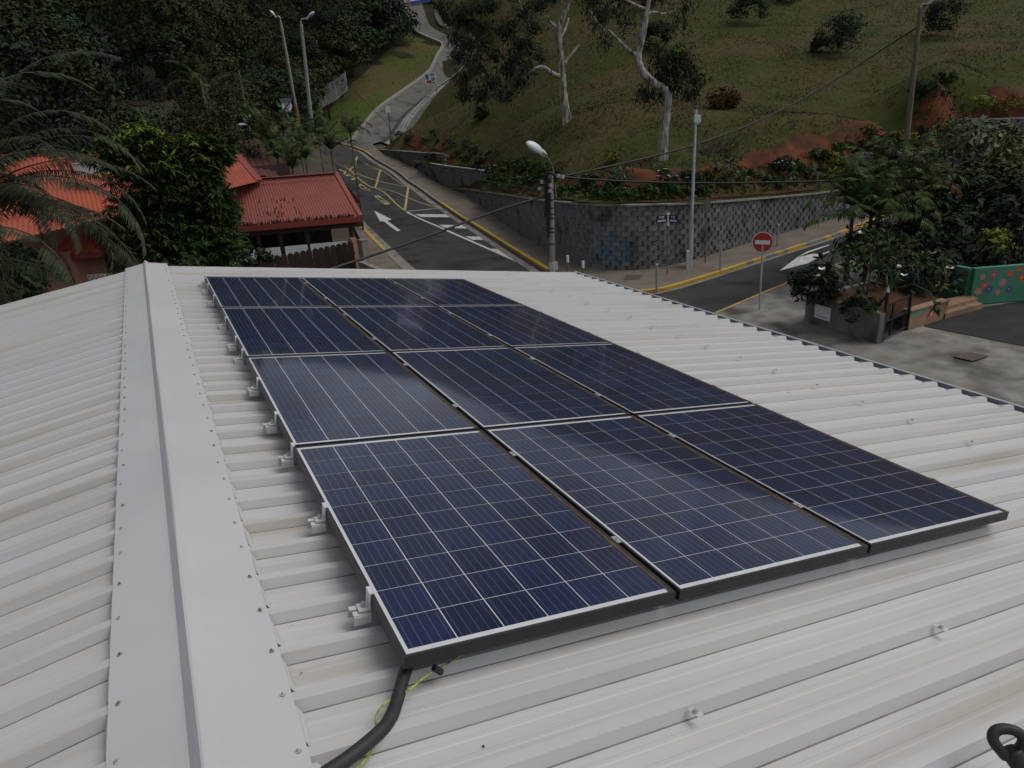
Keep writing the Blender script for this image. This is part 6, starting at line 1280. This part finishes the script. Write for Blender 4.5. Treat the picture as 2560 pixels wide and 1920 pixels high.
for i, p in enumerate(wpts):
    for r_ in range(2):
        if g.random() < .45: continue
        dd = g.uniform(.45,1.9); x, y = p[0]+inw[i][0]*dd, p[1]+inw[i][1]*dd; k = int(g.choice(5, p=(.34,.22,.3,.07,.07))); o = link('bed_plant', smesh[k], None, (x, y, Hz(x,y)+.2), (0,0,g.uniform(0,6))); s_ = g.uniform(.6,1.35); o.scale = (s_,s_,s_*g.uniform(.7,1.2))
        tag(o, ('leafy green plant of the strip along the top of the curved block wall','dark green plant of the strip along the top of the curved block wall','leafy green plant of the strip along the top of the curved block wall','greyish plant of the strip along the top of the curved block wall','pale green plant of the strip along the top of the curved block wall')[k], 'plant', 'bed plants along the curved block wall')
N = 5200; t = g.uniform(0, len(wpts)-1.01, N); i0 = t.astype(int); W3 = np.array([p[:2] for p in wpts]); X = W3[i0]*(1-(t-i0))[:,None]+W3[i0+1]*(t-i0)[:,None]+inw[i0]*g.uniform(.3,2.2,(N,1))
C = np.concatenate([X, (H(X)+.09+g.uniform(0,.12,N))[:,None]], 1); V = leaves(C, unit(g.normal(size=(N,3))*.7+np.array((0,0,.6))), .24, .06, g, -.8)
o = link('ground_cover', np_mesh('ground_cover', V, 4, M_cover)); tag(o, 'bright green ground cover filling the bed along the wall top', 'ground cover', kind='stuff')
# low planting on the two stepped beds at the left
for i, (P_,) in enumerate((((24.961,63.271,2.579),),((23.641,56.439,2.741),),((24.268,55.166,2.644),),((25.328,54.410,2.777),),((25.818,52.975,2.498),),((23.841,45.578,2.881),),((25.201,71.731,3.949),),((25.552,68.076,3.954),),((26.383,66.059,4.001),),((26.657,62.780,3.917),),((26.409,73.558,4.537),),((26.255,68.438,4.461),),((24.780,51.731,1.848),),((22.670,43.149,2.110),),((23.894,51.270,1.445),),((20.416,35.275,2.141),),((25.414,56.052,3.743),),((26.607,54.547,3.672),))):
    shrub(P_, (.55,.55,.4), 'low green plant on the stepped beds left of the curved wall', (M_cover, M_dshrub, M_gshrub)[i % 3], 260+i, 'plants on the stepped beds')
# ---- grass tufts on the hill and the slope
def tufts(name, label, m, polys, hf, az0, az1, d0, d1, N, skip=None, h=(.035,.085)):
    g = np.random.default_rng(17); a = np.radians(g.uniform(az0,az1,N)); d = d0*(d1/d0)**g.uniform(0,1,N); X = cam2+np.stack([np.sin(a),np.cos(a)],1)*d[:,None]; k = inpoly(X, polys)
    if skip is not None: k &= ~inpoly(X, skip)
    X = X[k]; d = d[k]; n = len(X); z = np.concatenate([hf(X[i:i+4000]) for i in range(0,n,4000)]); hh = g.uniform(*h,n)*(.6+d/90); w_ = hh*.35; th = g.uniform(0,PI,n); ln = g.normal(size=(n,2))*hh[:,None]*1.5
    A = np.stack([X[:,0]-np.cos(th)*w_, X[:,1]-np.sin(th)*w_, z-.03],1); B = np.stack([X[:,0]+np.cos(th)*w_, X[:,1]+np.sin(th)*w_, z-.03],1); T = np.stack([X[:,0]+ln[:,0], X[:,1]+ln[:,1], z+hh],1)
    o = link(name, np_mesh(name, np.stack([A,B,T],1).reshape(-1,3), 3, m)); tag(o, label, 'grass', kind='stuff')
M_tuft = mat('dry green grass blades', (.038,.050,.011), (.075,.062,.026), .30, rough=.9, isl=.35, c3=(.085,.060,.030), scale3=.16)
M_tuft2 = mat('green grass blades', (.040,.064,.012), (.062,.066,.018), .3, rough=.9, isl=.35)
tufts('grass_blades', 'short dry grass blades growing over the hill', M_tuft, hill_poly, H, 20, 64, 33, 118, 150000, up+lw[::-1])
tufts('grass_blades', 'short green grass blades growing over the slope left of the path', M_tuft2, slope_poly, L, 8, 26, 78, 150, 40000)
# ---- right hand side: plumeria, hedge and trees
pb = Vector((17.300,4.777,0.943)); pb.z = .7; plm = thing('plumeria_tree', 'bare branched plumeria tree with white flower clusters in the planter', 'tree', pb); q = MB(); tips = []; rr = random.Random(11)
def fork(p, d, l, r, n):
    e = p+d*l; q.tube([p, p.lerp(e,.5)+Vector((0,0,-.02*l)), e], [r, r*.85, r*.75], 6)
    if n == 0: tips.append((e, d)); return
    k = rr.choice((2,3)); a0 = rr.uniform(0,6.28)
    for i in range(k):
        a = a0+i*2*PI/k+rr.uniform(-.4,.4); s_ = d.orthogonal().normalized(); s_ = Matrix.Rotation(a,3,d)@s_; nd = (d*.75+s_*.72+Vector((0,0,.16))).normalized(); fork(e, nd, l*rr.uniform(.72,.92), r*.72, n-1)
for dx, dy in ((-.75,-.1),(.75,.15),(-.05,.6),(.1,-.45)): fork(pb, Vector((dx,dy,.75)).normalized(), .72, .042, 3)
q.build('branches', M_plumbark, plm, smooth=True); V = []; g = np.random.default_rng(2)
for e, d in tips:
    n = 15; D = unit(np.array(d)*.7+g.normal(size=(n,3))*.75); C = np.array(e)+D*.13; V.append(leaves(C, unit(np.cross(np.cross(D, np.array((0,0,1.))), D)+g.normal(size=(n,3))*.2), .26, .085, g, .15, dirs=D))
link('crown', np_mesh('crown', np.concatenate(V)-np.array(pb), 4, M_plum), plm)
q = MB()
for c in [(17.390,5.647,2.677),(16.317,5.070,2.227),(17.090,4.043,2.006),(17.319,4.065,1.743),(17.886,3.211,1.993),(15.762,5.428,1.922),(15.695,5.506,1.739),(18.140,3.924,2.246)]:
    c = Vector(c)
    for k in range(7): a = rr.uniform(0,6.28); o_ = Vector((math.cos(a), math.sin(a), rr.uniform(.2,.9)))*.10; s_ = Vector((-math.sin(a),math.cos(a),0))*.05; q.add([c, c+o_*.6+s_, c+o_, c+o_*.6-s_], [(0,1,2,3)]); 
q.build('blossoms', M_flower, plm)
tree_at((16.312,6.016,1.221), (.62,.7,.55), 'dense dark hedge bush spilling over the corner of the planter', M_dshrub, 60, 44, .12, .06, 90, base=.1, name='bush', cat='bush', trunk=False, cr_=.26)
tree_at((16.449,4.577,0.865), (.55,.5,.28), 'low green plant on the planter soil', M_dshrub, 20, 30, .13, .05, 91, base=.7, name='bush', cat='bush', trunk=False, cr_=.2)
tree_at((30.308,10.504,3.407), (2.6,2.3,1.5), 'pale grey green loose tree at the right edge above the palms', M_ptree, 64, 60, .22, .10, 92, base=.2, cr_=.75)
tree_at((28.425,7.783,2.905), (1.6,1.6,1.7), 'pale yellow green tree cut by the right picture edge', M_pale, 44, 56, .2, .1, 93, base=.2, cr_=.6)
tree_at((25.986,7.988,2.157), (2.0,1.8,1.5), 'dark tree behind the palm clump on the right', M_dshrub, 56, 60, .2, .1, 94, base=.1, cr_=.65)
tree_at((25.427,5.973,1.703), (1.8,1.7,1.6), 'very dark tree behind the green painted wall', M_dshrub, 56, 60, .2, .1, 95, base=.1, cr_=.6)
tree_at((23.427,7.351,1.486), (1.4,1.3,1.1), 'dark undergrowth left of the green painted wall', M_dshrub, 44, 56, .18, .09, 96, base=.1, name='bush', cat='bush', cr_=.5)
tree_at((23.316,5.636,1.112), (1.9,1.0,.75), 'dark hedge just behind the green painted wall', M_dshrub, 54, 56, .18, .08, 97, base=.1, name='bush', cat='bush', cr_=.45)
tree_at((23.002,5.183,1.733), (.55,.5,.45), 'bright yellow green sprig in front of the dark trees on the right', M_yshrub, 20, 26, .16, .06, 98, base=.1, name='bush', cat='bush', cr_=.25)
tree_at((20.913,7.459,1.420), (1.3,1.2,.8), 'dark undergrowth between the palms and the plumeria tree', M_dshrub, 40, 50, .18, .08, 99, base=.1, name='bush', cat='bush', cr_=.45)
tree_at((20.344,5.667,0.957), (1.1,1.0,.7), 'dark low shrubs behind the plumeria on the right', M_dshrub, 36, 50, .16, .08, 89, base=.1, name='bush', cat='bush', cr_=.4)
